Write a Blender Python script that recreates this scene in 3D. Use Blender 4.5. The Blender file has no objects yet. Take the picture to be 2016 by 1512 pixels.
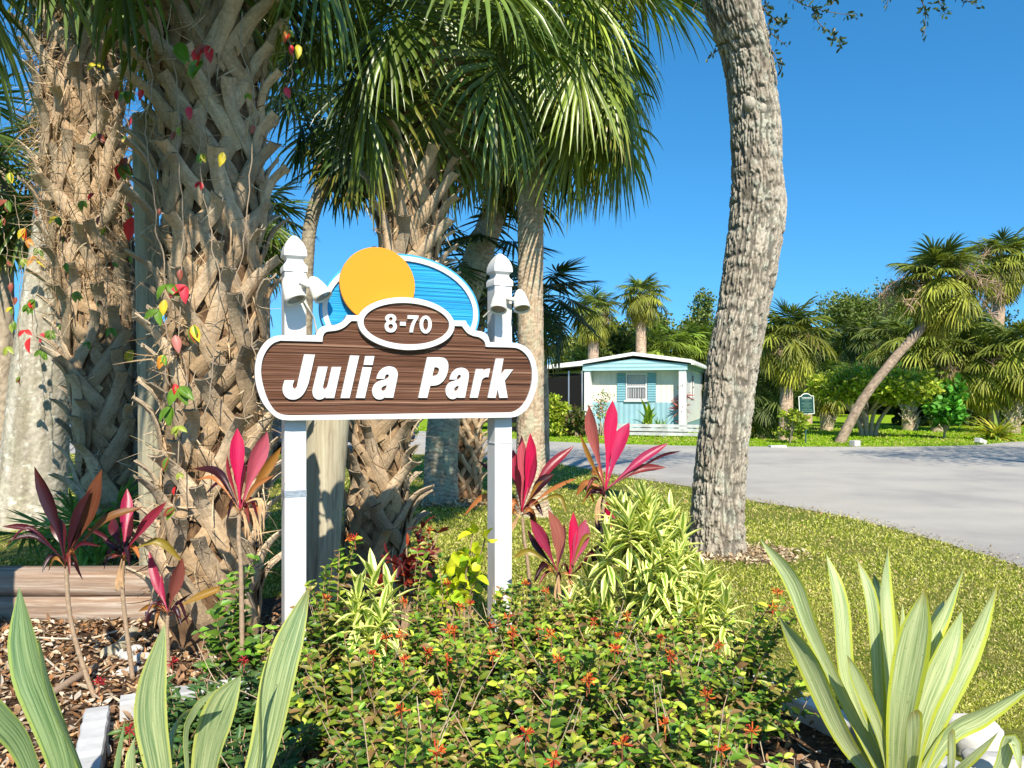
import bpy, math, random
import numpy as np
from mathutils import Vector, Matrix

random.seed(7)
RNG = np.random.default_rng(11)
PI = math.pi
R = math.radians
scene = bpy.context.scene
COL = scene.collection
F = 1500.0; CX = 1008.0; HY = 775.0; CH = 1.5     # focal px, centre, horizon, eye height

def P(px, py, Y):
    return np.array([(px - CX) / F * Y, Y, CH + (HY - py) / F * Y])
def G(px, py, z=0.0):
    Y = (CH - z) * F / (py - HY)
    return np.array([(px - CX) / F * Y, Y, z])

# ------------------------------------------------------------------ mesh builder
class MB:
    def __init__(s):
        s.v = []; s.q = []; s.t = []; s.uv = []; s.c = []; s.n = 0
    def add(s, v, q=None, t=None, uv=None, c=None):
        v = np.asarray(v, float).reshape(-1, 3); k = len(v)
        if q is not None and len(q): s.q.append(np.asarray(q, int).reshape(-1, 4) + s.n)
        if t is not None and len(t): s.t.append(np.asarray(t, int).reshape(-1, 3) + s.n)
        s.v.append(v)
        s.uv.append(np.zeros((k, 2)) if uv is None else np.asarray(uv, float).reshape(-1, 2))
        if c is None: c = (0.5, 0.5, 0.5)
        s.c.append(np.broadcast_to(np.asarray(c, float), (k, 3)) if np.ndim(c) == 1 else np.asarray(c, float).reshape(-1, 3))
        s.n += k
    def box(s, x0, y0, z0, x1, y1, z1, c=None, M=None):
        v = np.array([(x, y, z) for z in (z0, z1) for y in (y0, y1) for x in (x0, x1)], float)
        if M is not None: v = xf(M, v)
        s.add(v, q=[(0, 2, 3, 1), (4, 5, 7, 6), (0, 1, 5, 4), (2, 6, 7, 3), (0, 4, 6, 2), (1, 3, 7, 5)],
              uv=[(a[0] + a[1], a[2]) for a in v], c=c)
    def tube(s, pts, rad, m=8, c=None, cap=True, uvs=1.0):
        pts = np.asarray(pts, float); n = len(pts); rad = np.broadcast_to(np.asarray(rad, float), (n,))
        T = np.gradient(pts, axis=0); T /= np.linalg.norm(T, axis=1)[:, None] + 1e-9
        ref = np.array([1.0, 0, 0]) if abs(T[:, 0]).mean() < .8 else np.array([0, 1.0, 0])
        e1 = ref - (T @ ref)[:, None] * T; e1 /= np.linalg.norm(e1, axis=1)[:, None]
        e2 = np.cross(T, e1)
        a = np.linspace(0, 2 * PI, m, endpoint=False)
        v = pts[:, None] + rad[:, None, None] * (np.cos(a)[None, :, None] * e1[:, None] + np.sin(a)[None, :, None] * e2[:, None])
        i = np.arange(n - 1)[:, None] * m; j = np.arange(m)[None]; j2 = (j + 1) % m
        q = np.stack([i + j, i + j2, i + m + j2, i + m + j], -1).reshape(-1, 4)
        L = np.concatenate([[0], np.cumsum(np.linalg.norm(np.diff(pts, axis=0), axis=1))])
        uv = np.stack([np.broadcast_to(a / (2 * PI), (n, m)), np.broadcast_to(L[:, None] * uvs, (n, m))], -1)
        base = s.n
        s.add(v, q=q, uv=uv, c=c)
        if cap:
            for k, o in ((0, 0), (n - 1, (n - 1) * m)):
                ring = v[k]
                ctr = ring.mean(0)
                vv = np.vstack([ring, ctr]); tt = [(b, (b + 1) % m, m) for b in range(m)]
                s.add(vv, t=tt, c=c)
    def build(s, name, mat, parent=None, smooth=True, local=False):
        me = bpy.data.meshes.new(name)
        v = np.concatenate(s.v); q = np.concatenate(s.q) if s.q else np.zeros((0, 4), int)
        t = np.concatenate(s.t) if s.t else np.zeros((0, 3), int)
        uv = np.concatenate(s.uv); c = np.concatenate(s.c)
        me.vertices.add(len(v)); me.vertices.foreach_set('co', v.ravel().astype(np.float32))
        loops = np.concatenate([q.ravel(), t.ravel()]).astype(np.int32)
        me.loops.add(len(loops)); me.loops.foreach_set('vertex_index', loops)
        tot = np.concatenate([np.full(len(q), 4), np.full(len(t), 3)]).astype(np.int32)
        st = np.concatenate([[0], np.cumsum(tot)[:-1]]).astype(np.int32)
        me.polygons.add(len(tot)); me.polygons.foreach_set('loop_start', st); me.polygons.foreach_set('loop_total', tot)
        me.polygons.foreach_set('use_smooth', np.full(len(tot), bool(smooth)))
        u = me.attributes.new('UVMap', 'FLOAT2', 'CORNER'); u.data.foreach_set('vector', uv[loops].ravel().astype(np.float32))
        ca = me.color_attributes.new('Col', 'FLOAT_COLOR', 'POINT')
        ca.data.foreach_set('color', np.hstack([c, np.ones((len(c), 1))]).ravel().astype(np.float32))
        me.update(calc_edges=True); me.validate()
        me.materials.append(mat)
        return link(name, me, parent, local)

def link(name, me, parent=None, local=False):
    o = bpy.data.objects.new(name, me); COL.objects.link(o)
    if parent is not None:
        o.parent = parent
        # meshes are written in world space: undo the parent's placement
        if me is not None and not local: o.matrix_parent_inverse = wmat(parent).inverted()
    return o
def wmat(o):
    M = Matrix.LocRotScale(o.location, o.rotation_euler, o.scale)
    return wmat(o.parent) @ o.matrix_parent_inverse @ M if o.parent else M
def xf(M, v):
    M = np.array(M); return v @ M[:3, :3].T + M[:3, 3]
def tag(o, label=None, cat=None, group=None, kind=None):
    if label: o['label'] = label
    if cat: o['category'] = cat
    if group: o['group'] = group
    if kind: o['kind'] = kind
    return o
def thing(name, label, cat, loc, group=None, rz=0.0):
    o = bpy.data.objects.new(name, None); COL.objects.link(o)
    o.location = [float(a) for a in loc]; o.rotation_euler = (0, 0, rz); o.empty_display_size = .1
    return tag(o, label, cat, group)

# ------------------------------------------------------------------ noise
def _h(ix, iy, iz, seed):
    n = (ix * 374761393 + iy * 668265263 + iz * 2147483647 + seed * 1274126177) & 0x7fffffff
    n = ((n ^ (n >> 13)) * 1274126177) & 0x7fffffff
    return ((n ^ (n >> 16)) & 0xffff) / 65535.0
def vnoise(x, y, z=0.0, seed=0):
    x, y, z = np.broadcast_arrays(np.asarray(x, float), np.asarray(y, float), np.asarray(z, float))
    ix, iy, iz = np.floor(x).astype(np.int64), np.floor(y).astype(np.int64), np.floor(z).astype(np.int64)
    fx, fy, fz = x - ix, y - iy, z - iz
    fx = fx * fx * (3 - 2 * fx); fy = fy * fy * (3 - 2 * fy); fz = fz * fz * (3 - 2 * fz)
    def L(a, b, t): return a + (b - a) * t
    r = []
    for dz in (0, 1):
        a = L(_h(ix, iy, iz + dz, seed), _h(ix + 1, iy, iz + dz, seed), fx)
        b = L(_h(ix, iy + 1, iz + dz, seed), _h(ix + 1, iy + 1, iz + dz, seed), fx)
        r.append(L(a, b, fy))
    return L(r[0], r[1], fz)
def fbm(x, y, z=0.0, o=4, seed=0):
    s = 0; a = .5; tot = 0
    for k in range(o):
        s = s + a * vnoise(x * 2 ** k, y * 2 ** k, z * 2 ** k, seed + k * 17); tot += a; a *= .5
    return s / tot

def catmull(pts, n):
    pts = np.asarray(pts, float); m = len(pts)
    if m == 2: return np.linspace(pts[0], pts[1], n)
    pp = np.vstack([2 * pts[0] - pts[1], pts, 2 * pts[-1] - pts[-2]])
    out = []
    for u in np.linspace(0, m - 1, n):
        i = min(int(u), m - 2); t = u - i
        a, b, c, d = pp[i:i + 4]
        out.append(.5 * ((2 * b) + (c - a) * t + (2 * a - 5 * b + 4 * c - d) * t * t + (3 * b - a - 3 * c + d) * t ** 3))
    return np.array(out)

# ------------------------------------------------------------------ materials
class N:
    def __init__(s, name):
        s.m = bpy.data.materials.new(name); s.m.use_nodes = True
        s.t = s.m.node_tree; s.t.nodes.clear()
        s.out = s.t.nodes.new('ShaderNodeOutputMaterial')
    def n(s, ty, **kw):
        x = s.t.nodes.new(ty)
        for k, v in kw.items():
            if k.startswith('i_'):
                x.inputs[k[2:].replace('_', ' ')].default_value = v
            else: setattr(x, k, v)
        return x
    def l(s, a, b): s.t.links.new(a, b)
    def attr(s): return s.n('ShaderNodeAttribute', attribute_name='Col').outputs['Color']
    def noise(s, vec, scale, detail=4, rough=.6):
        x = s.n('ShaderNodeTexNoise'); x.inputs['Scale'].default_value = scale
        x.inputs['Detail'].default_value = detail; x.inputs['Roughness'].default_value = rough
        if vec is not None: s.l(vec, x.inputs['Vector'])
        return x.outputs['Fac']
    def mapping(s, src, sc, loc=(0, 0, 0), rot=(0, 0, 0)):
        x = s.n('ShaderNodeMapping'); x.inputs['Scale'].default_value = sc; x.inputs['Location'].default_value = loc
        x.inputs['Rotation'].default_value = rot
        s.l(src, x.inputs['Vector']); return x.outputs['Vector']
    def ramp(s, fac, stops):
        x = s.n('ShaderNodeValToRGB'); e = x.color_ramp.elements
        while len(e) > 1: e.remove(e[-1])
        e[0].position = stops[0][0]; e[0].color = (*stops[0][1], 1)
        for p, c in stops[1:]:
            k = e.new(p); k.color = (*c, 1)
        s.l(fac, x.inputs['Fac']); return x.outputs['Color']
    def mix(s, fac, a, b, mode='MIX'):
        x = s.n('ShaderNodeMix', data_type='RGBA', blend_type=mode)
        for val, sock in ((fac, x.inputs[0]), (a, x.inputs[6]), (b, x.inputs[7])):
            if isinstance(val, (int, float)): sock.default_value = val
            elif isinstance(val, tuple): sock.default_value = (*val, 1)
            else: s.l(val, sock)
        return x.outputs[2]
    def math(s, op, a, b=None):
        x = s.n('ShaderNodeMath', operation=op)
        for val, sock in ((a, x.inputs[0]), (b, x.inputs[1])):
            if val is None: continue
            if isinstance(val, (int, float)): sock.default_value = val
            else: s.l(val, sock)
        return x.outputs[0]
    def bump(s, h, st, dist=.01):
        x = s.n('ShaderNodeBump'); x.inputs['Strength'].default_value = st; x.inputs['Distance'].default_value = dist
        s.l(h, x.inputs['Height']); return x.outputs['Normal']
    def done(s, color, rough=.6, bump=None, spec=.5, transl=0, metal=0, coat=0):
        p = s.n('ShaderNodeBsdfPrincipled')
        if isinstance(color, tuple): p.inputs['Base Color'].default_value = (*color, 1)
        else: s.l(color, p.inputs['Base Color'])
        if isinstance(rough, (int, float)): p.inputs['Roughness'].default_value = rough
        else: s.l(rough, p.inputs['Roughness'])
        p.inputs['Specular IOR Level'].default_value = spec
        p.inputs['Metallic'].default_value = metal; p.inputs['Coat Weight'].default_value = coat
        if bump is not None: s.l(bump, p.inputs['Normal'])
        o = p.outputs[0]
        if transl:
            tr = s.n('ShaderNodeBsdfTranslucent')
            if isinstance(color, tuple): tr.inputs[0].default_value = (*color, 1)
            else: s.l(s.mix(1.0, color, (1.25, 1.25, .55), 'MULTIPLY'), tr.inputs[0])
            mx = s.n('ShaderNodeMixShader'); mx.inputs[0].default_value = transl
            s.l(o, mx.inputs[1]); s.l(tr.outputs[0], mx.inputs[2]); o = mx.outputs[0]
        s.l(o, s.out.inputs[0]); return s.m

def m_leaf(name, rough=.4, transl=.3, var=.25, spec=.5):
    a = N(name); tc = a.n('ShaderNodeTexCoord').outputs['Object']
    n = a.noise(tc, 14, 3)
    c = a.mix(1.0, a.attr(), a.ramp(n, [(.3, (1 - var,) * 3), (.7, (1 + var,) * 3)]), 'MULTIPLY')
    return a.done(c, rough, None, spec, transl)
def m_stripe(name, mid, pale, edge, ew=.75, rough=.35, sc=14, transl=.25):
    a = N(name); uv = a.n('ShaderNodeUVMap', uv_map='UVMap').outputs[0]
    sx = a.n('ShaderNodeSeparateXYZ'); a.l(uv, sx.inputs[0])
    e = a.math('MULTIPLY', a.math('ABSOLUTE', a.math('SUBTRACT', sx.outputs[0], .5)), 2.0)
    st = a.noise(a.mapping(uv, (sc, .8, 1)), 1.0, 3, .7)
    base = a.mix(a.ramp(st, [(.38, (0, 0, 0)), (.62, (1, 1, 1))]), mid, pale)
    en = a.math('ADD', e, a.math('MULTIPLY', a.math('SUBTRACT', st, .5), .35))
    c = a.mix(a.ramp(en, [(ew - .05, (0, 0, 0)), (ew + .05, (1, 1, 1))]), base, edge)
    c = a.mix(1.0, c, a.attr(), 'MULTIPLY')
    sp = a.noise(a.mapping(uv, (9, 22, 1)), 1.4, 2, .5)
    c = a.mix(a.ramp(sp, [(.66, (0, 0, 0)), (.72, (.6, .6, .6))]), c, (.16, .09, .03))
    b = a.bump(st, .35, .004)
    return a.done(c, rough, b, .5, transl)
def m_flat(name, c, rough=.5, spec=.5, metal=0, nb=0, nsc=40, coat=0, dirt=0.06):
    a = N(name); tc = a.n('ShaderNodeTexCoord').outputs['Object']
    n = a.noise(tc, nsc, 4); n2 = a.noise(tc, 3.1, 4)
    col = a.mix(1.0, c, a.ramp(n2, [(.35, (1 - dirt * 1.6,) * 3), (.65, (1 + dirt * .4,) * 3)]), 'MULTIPLY')
    return a.done(col, rough, a.bump(n, nb, .004) if nb else None, spec, 0, metal, coat)
def m_bark(name, rough=.85, nsc=60, nb=.6, tint=(1, 1, 1)):
    a = N(name); tc = a.n('ShaderNodeTexCoord').outputs['Object']
    n = a.noise(tc, nsc, 6, .7); n2 = a.noise(tc, 5, 4)
    c = a.mix(1.0, a.attr(), a.ramp(n, [(.3, (.72, .7, .68)), (.7, (1.2, 1.2, 1.2))]), 'MULTIPLY')
    c = a.mix(a.ramp(n2, [(.45, (0, 0, 0)), (.7, (.5, .5, .5))]), c, tint, 'MULTIPLY')
    return a.done(c, rough, a.bump(n, nb, .006), .25)
def m_wood(name, dark, mid, light, sc=(1, 1, 1), rough=.8, nb=.6):
    a = N(name); tc = a.n('ShaderNodeTexCoord').outputs['Object']
    mp = a.mapping(tc, sc); n = a.noise(mp, 1.0, 7, .7); n2 = a.noise(a.mapping(tc, tuple(x * .3 for x in sc), (3, 7, 1)), 1.0, 4)
    c = a.ramp(n, [(.3, dark), (.5, mid), (.68, light)])
    c = a.mix(a.ramp(n2, [(.4, (0, 0, 0)), (.7, (.6, .6, .6))]), c, light)
    return a.done(c, rough, a.bump(n, nb, .01), .2)

def white_stops(*s): return s
M = {}
M['frond'] = m_leaf('palm_frond', .34, .26, .2, .55)
M['leaf'] = m_leaf('leaf', .42, .26, .28, .35)
M['far'] = m_leaf('far_leaf', .5, .3, .3, .3)
M['petal'] = m_leaf('petal', .5, .3, .15, .3)
M['grassb'] = m_leaf('grass_blade', .5, .35, .3, .25)
M['litter'] = m_leaf('litter', .8, .1, .3, .1)
M['agave'] = m_stripe('furcraea_leaf', (.22, .31, .12), (.56, .60, .31), (.44, .48, .05), .78, .30, 16, .22)
M['agaveL'] = m_stripe('furcraea_leaf_bluish', (.15, .24, .11), (.46, .52, .28), (.52, .56, .16), .84, .30, 16, .2)
M['song'] = m_stripe('dracaena_leaf', (.14, .27, .03), (.32, .44, .05), (.86, .86, .30), .44, .32, 4, .22)
a = N('ti_leaf'); uv = a.n('ShaderNodeUVMap', uv_map='UVMap').outputs[0]
st = a.noise(a.mapping(uv, (16, 1.2, 1)), 1.0, 4, .7)
c = a.mix(1.0, a.attr(), a.ramp(st, [(.3, (.62, .5, .6)), (.55, (1, 1, 1)), (.75, (1.35, 1.2, 1.1))]), 'MULTIPLY')
M['ti'] = a.done(c, .33, a.bump(st, .3, .003), .5, .3)
M['oak'] = m_bark('oak_bark', .9, 90, .8)
M['palmbark'] = m_bark('palm_bark', .9, 70, .7)
M['greybark'] = m_bark('grey_bark', .85, 40, .5, (.8, .85, .7))
M['boot'] = m_bark('leaf_base', .85, 60, 1.0, (.85, .72, .55))
M['stem'] = m_bark('stem', .7, 60, .4)
M['pole'] = m_wood('weathered_pole', (.10, .08, .055), (.30, .27, .19), (.46, .45, .32), (28, 28, 1.1))
M['stump'] = m_wood('split_post', (.13, .09, .06), (.38, .33, .23), (.52, .49, .36), (30, 30, 1.3))
M['timber'] = m_wood('landscape_timber', (.08, .04, .025), (.25, .145, .085), (.50, .44, .37), (1.3, 16, 24), .85, .8)
M['white'] = m_flat('white_vinyl', (.64, .64, .63), .4, .4, 0, .15, 12, 0, .08)
M['whiterim'] = m_flat('white_paint', (.64, .64, .63), .5, .4, 0, .12, 90, 0, .04)
M['cream'] = m_flat('cream_lamp_enamel', (.76, .73, .66), .35, .5)
M['lens'] = m_flat('lamp_lens', (.25, .23, .18), .1, .8)
M['rubber'] = m_flat('cable_rubber', (.16, .15, .13), .5)
M['tape'] = m_flat('foil_tape', (.42, .47, .52), .45, .5, .6, .8, 60)
M['orange'] = m_flat('orange_paint', (.80, .28, .010), .42, .35, 0, .05, 90, 0, .02)
M['orange_edge'] = m_flat('orange_edge', (.62, .22, .02), .5, .4)
M['whitestone'] = m_flat('white_painted_stone', (.56, .55, .53), .8, .2, 0, .8, 25, 0, .2)
M['whitetimber'] = m_flat('white_painted_timber', (.52, .53, .54), .7, .2, 0, .5, 30, 0, .2)
M['green'] = m_flat('green_sign_paint', (.002, .045, .032), .4, .5)
M['greenpost'] = m_flat('green_post', (.03, .10, .09), .5)
M['creamtrim'] = m_flat('cream_letters', (.75, .78, .66), .5)
M['glass'] = m_flat('dark_glass', (.03, .035, .045), .08, .8)
M['black'] = m_flat('black_trim', (.012, .012, .014), .5)
M['carpaint'] = m_flat('dark_car_paint', (.010, .016, .035), .25, .6, 0, 0, 40, .6)
M['carpaint2'] = m_flat('black_car_paint', (.012, .012, .016), .25, .6, 0, 0, 40, .6)
M['silver'] = m_flat('silver_metal', (.5, .5, .52), .3, .5, .8)
M['lampred'] = m_flat('tail_lamp', (.35, .01, .01), .2)
M['curtain'] = m_flat('curtain', (.42, .41, .42), .9)
M['roofw'] = m_flat('white_roof', (.82, .82, .80), .5, .3, 0, 0, 40, 0, .08)
M['porchshade'] = m_flat('porch_interior_shade', (.035, .035, .035), .9)  # near-black colour stands in for the shade inside the porch
M['pot'] = m_flat('dark_pot', (.03, .04, .05), .5)
M['rope'] = m_flat('pale_cord', (.6, .57, .5), .8)

def m_board(name, dark, mid, light, zs=110.0, st=.9):
    a = N(name); tc = a.n('ShaderNodeTexCoord').outputs['Object']
    w = a.noise(a.mapping(tc, (.9, 1, 1.6)), 1.0, 2)
    z = a.mapping(tc, (.16, .001, zs))
    vm = a.n('ShaderNodeVectorMath', operation='ADD'); a.l(z, vm.inputs[0])
    cmb = a.n('ShaderNodeCombineXYZ'); a.l(a.math('MULTIPLY', w, 2.4), cmb.inputs[2]); a.l(cmb.outputs[0], vm.inputs[1])
    n = a.noise(vm.outputs[0], 1.0, 5, .62)
    c = a.ramp(n, [(.40, dark), (.47, mid), (.53, mid), (.60, light)])
    return a.done(c, .5, a.bump(n, st, .03), .3)
M['brown'] = m_board('brown_sandblasted_board', (.045, .016, .008), (.135, .055, .028), (.34, .19, .12), 60.0, 1.0)
M['blue'] = m_board('blue_sandblasted_board', (.008, .20, .42), (.015, .31, .63), (.03, .42, .74), 50.0, .8)
M['bluepaint'] = m_flat('blue_edge_paint', (.05, .36, .70), .45, .4)
M['brownpaint'] = m_flat('brown_edge_paint', (.15, .07, .045), .5, .4)

# lawn
a = N('lawn'); tc = a.n('ShaderNodeTexCoord').outputs['Object']
n1 = a.noise(tc, 34, 6, .75); n2 = a.noise(tc, 1.3, 4, .6); n3 = a.noise(a.mapping(tc, (1, 1, 1), (5, 3, 0)), .13, 3)
c = a.ramp(n1, [(.3, (.045, .075, .010)), (.5, (.16, .22, .022)), (.7, (.36, .38, .07))])
c = a.mix(a.ramp(n2, [(.42, (0, 0, 0)), (.68, (.55, .55, .55))]), c, (.36, .31, .10))
sx = a.n('ShaderNodeSeparateXYZ'); a.l(tc, sx.inputs[0])
far = a.ramp(a.math('MULTIPLY', sx.outputs[1], .02), [(.37, (0, 0, 0)), (.45, (1, 1, 1))])
cf = a.ramp(n1, [(.3, (.12, .22, .008)), (.5, (.24, .38, .015)), (.7, (.36, .50, .03))])
c = a.mix(far, c, cf)
M['lawn'] = a.done(c, .9, a.bump(n1, 1.0, .05), .1)
# asphalt
a = N('asphalt'); tc = a.n('ShaderNodeTexCoord').outputs['Object']
n1 = a.noise(tc, 160, 3, .8); n2 = a.noise(a.mapping(tc, (.3, .9, 1), rot=(0, 0, .5)), 1, 6, .6); n3 = a.noise(tc, .5, 3)
c = a.ramp(n1, [(.3, (.26, .245, .215)), (.5, (.375, .355, .32)), (.72, (.50, .475, .43))])
c = a.mix(.85, c, a.ramp(n2, [(.32, (.90, .90, .91)), (.5, (.98, .98, .98)), (.62, (1.05, 1.05, 1.04))]), 'MULTIPLY')
c = a.mix(.9, c, a.ramp(n3, [(.35, (.80, .80, .82)), (.5, (.98, .98, .97)), (.7, (1.1, 1.09, 1.06))]), 'MULTIPLY')
n4 = a.noise(a.mapping(tc, (.9, 3.2, 1), rot=(0, 0, .5)), 1, 6, .75); c = a.mix(a.ramp(n4, [(.62, (0, 0, 0)), (.70, (.5, .5, .5))]), c, (.20, .19, .17))
M['road'] = a.done(c, .85, a.bump(n1, .5, .004), .25)
# mulch
a = N('mulch'); tc = a.n('ShaderNodeTexCoord').outputs['Object']
n1 = a.noise(tc, 50, 6, .8); n2 = a.noise(tc, 7, 4)
c = a.ramp(n1, [(.3, (.025, .015, .010)), (.5, (.11, .065, .04)), (.7, (.30, .21, .14))])
M['mulch'] = a.done(c, .95, a.bump(n1, 1.0, .04), .1)
a = N('straw'); tc = a.n('ShaderNodeTexCoord').outputs['Object']
n1 = a.noise(tc, 60, 6, .8)
c = a.ramp(n1, [(.3, (.12, .075, .04)), (.5, (.33, .235, .13)), (.7, (.52, .42, .28))])
M['straw'] = a.done(c, .95, a.bump(n1, 1.0, .03), .1)
def m_rib(name, col, axis_sc, amt=.6, rough=.5):
    a = N(name); tc = a.n('ShaderNodeTexCoord').outputs['Object']
    w = a.n('ShaderNodeTexWave', wave_type='BANDS', bands_direction='X' if axis_sc[0] else 'Z', wave_profile='SIN')
    w.inputs['Scale'].default_value = max(axis_sc); a.l(tc, w.inputs['Vector'])
    n = a.noise(tc, 2.0, 4)
    c = a.mix(1.0, col, a.ramp(n, [(.35, (.88, .88, .86)), (.65, (1, 1, 1))]), 'MULTIPLY')
    return a.done(c, rough, a.bump(w.outputs['Fac'], amt, .03), .4)
M['sidingw'] = m_rib('cream_ribbed_siding', (.74, .70, .60), (1.6, 0, 0))
M['sidingb'] = m_rib('blue_ribbed_siding', (.27, .46, .53), (1.6, 0, 0))
M['fasciab'] = m_rib('blue_fascia', (.32, .54, .60), (0, 0, 2.2), .5)
M['shutter'] = m_rib('blue_shutter', (.20, .44, .53), (0, 0, 5.0), .8)
M['sidingn'] = m_rib('blue_grey_clapboard', (.16, .30, .50), (0, 0, 2.6), .8)

# ------------------------------------------------------------------ camera, sun, sky
cam = bpy.data.objects.new('camera', bpy.data.cameras.new('camera')); COL.objects.link(cam)
cam.location = (0, 0, CH); cam.rotation_euler = (R(90), 0, 0)
cam.data.sensor_width = 36; cam.data.lens = 36 * F / 2016; cam.data.shift_y = (HY - 756) / 2016
cam.data.clip_end = 2000; cam.data.clip_start = .05
scene.camera = cam
SUN = Vector((.20, -1.0, .0)).normalized(); EL = R(43.5)
SUN = Vector((SUN.x * math.cos(EL), SUN.y * math.cos(EL), math.sin(EL)))
sl = bpy.data.lights.new('sun', 'SUN'); sl.energy = 5.0; sl.angle = R(.5); sl.color = (1.0, .91, .77)
so = bpy.data.objects.new('sun', sl); COL.objects.link(so)
so.rotation_euler = SUN.to_track_quat('Z', 'Y').to_euler()
w = bpy.data.worlds.new('World'); scene.world = w; w.use_nodes = True
nt = w.node_tree; bg = nt.nodes['Background']
sky = nt.nodes.new('ShaderNodeTexSky'); sky.sky_type = 'NISHITA'; sky.sun_disc = False
sky.sun_elevation = EL; sky.sun_rotation = math.atan2(SUN.x, SUN.y); sky.ozone_density = 1.6; sky.air_density = 1.0; sky.dust_density = .3
hs = nt.nodes.new('ShaderNodeHueSaturation'); hs.inputs['Saturation'].default_value = 1.17; hs.inputs['Hue'].default_value = .492
tcw = nt.nodes.new('ShaderNodeTexCoord'); vm1 = nt.nodes.new('ShaderNodeVectorMath'); vm1.operation = 'MULTIPLY_ADD'
vm1.inputs[1].default_value = (1, 1, .9); vm1.inputs[2].default_value = (0, 0, .12); nt.links.new(tcw.outputs['Generated'], vm1.inputs[0]); nt.links.new(vm1.outputs[0], sky.inputs['Vector'])
tint = nt.nodes.new('ShaderNodeMix'); tint.data_type = 'RGBA'; tint.blend_type = 'MULTIPLY'; tint.inputs[0].default_value = 1; tint.inputs[7].default_value = (.84, 1.12, 1.36, 1)
nt.links.new(sky.outputs[0], tint.inputs[6]); nt.links.new(tint.outputs[2], hs.inputs['Color']); nt.links.new(hs.outputs[0], bg.inputs[0]); bg.inputs[1].default_value = .094
vs = scene.view_settings; vs.view_transform = 'Standard'; vs.look = 'None'; vs.gamma = 1; vs.exposure = .72

# ------------------------------------------------------------------ leaf helpers (vectorised)
def unit(a): return a / (np.linalg.norm(a, axis=-1, keepdims=True) + 1e-9)
def rdir(n, up=0.0, rng=RNG):
    v = rng.normal(size=(n, 3)); v[:, 2] += up; return unit(v)
def leaves(mb, p, d, nrm, L, W, col, curl=.25, fold=.25, st=(0, .3, .65, 1), wp=(.14, 1, .78, .04)):
    p = np.asarray(p, float); n = len(p)
    if n == 0: return
    L = np.broadcast_to(L, (n,)); W = np.broadcast_to(W, (n,)); curl = np.broadcast_to(curl, (n,))
    d = unit(d); side = unit(np.cross(d, nrm)); nn = np.cross(side, d)
    st = np.array(st); wp = np.array(wp); k = len(st)
    c = p[:, None] + d[:, None] * (L[:, None] * st)[..., None] - nn[:, None] * (curl[:, None] * L[:, None] * st ** 2)[..., None]
    hw = W[:, None] * wp / 2
    l = c - side[:, None] * hw[..., None] + nn[:, None] * (hw * fold * 2)[..., None]
    r = c + side[:, None] * hw[..., None] + nn[:, None] * (hw * fold * 2)[..., None]
    v = np.stack([l, c, r], 2)                        # n,k,3,3
    b = np.arange(n)[:, None] * (k * 3); row = np.arange(k - 1)[None] * 3
    o = (b + row)[..., None]
    q = np.concatenate([o + np.array([0, 1, 4, 3]), o + np.array([1, 2, 5, 4])], 1)
    uv = np.zeros((n, k, 3, 2)); uv[..., 0] = np.array([0, .5, 1]); uv[..., 1] = st[None, :, None] + (np.arange(n) % 37)[:, None, None] * 1.7
    col = np.asarray(col, float)
    cc = np.broadcast_to(col if col.ndim == 1 else col[:, None, :], (n, k * 3, 3)) if col.ndim < 3 else col
    mb.add(v.reshape(-1, 3), q=q.reshape(-1, 4), uv=uv.reshape(-1, 2), c=np.ascontiguousarray(cc).reshape(-1, 3))
def quadleaf(mb, p, d, nrm, L, W, col):
    p = np.asarray(p, float); n = len(p)
    if n == 0: return
    L = np.broadcast_to(L, (n,))[:, None]; W = np.broadcast_to(W, (n,))[:, None]
    d = unit(d); side = unit(np.cross(d, nrm))
    v = np.stack([p, p + d * L * .5 + side * W * .5, p + d * L, p + d * L * .5 - side * W * .5], 1)
    q = np.arange(n)[:, None] * 4 + np.arange(4)
    mb.add(v.reshape(-1, 3), q=q, c=np.repeat(np.broadcast_to(col, (n, 3)), 4, 0))
def pick(cols, n, jit=.15, rng=RNG, p=None):
    cols = np.array(cols, float); c = cols[rng.choice(len(cols), n, p=p)]
    return c * (1 + rng.uniform(-jit, jit, (n, 1)))

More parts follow.
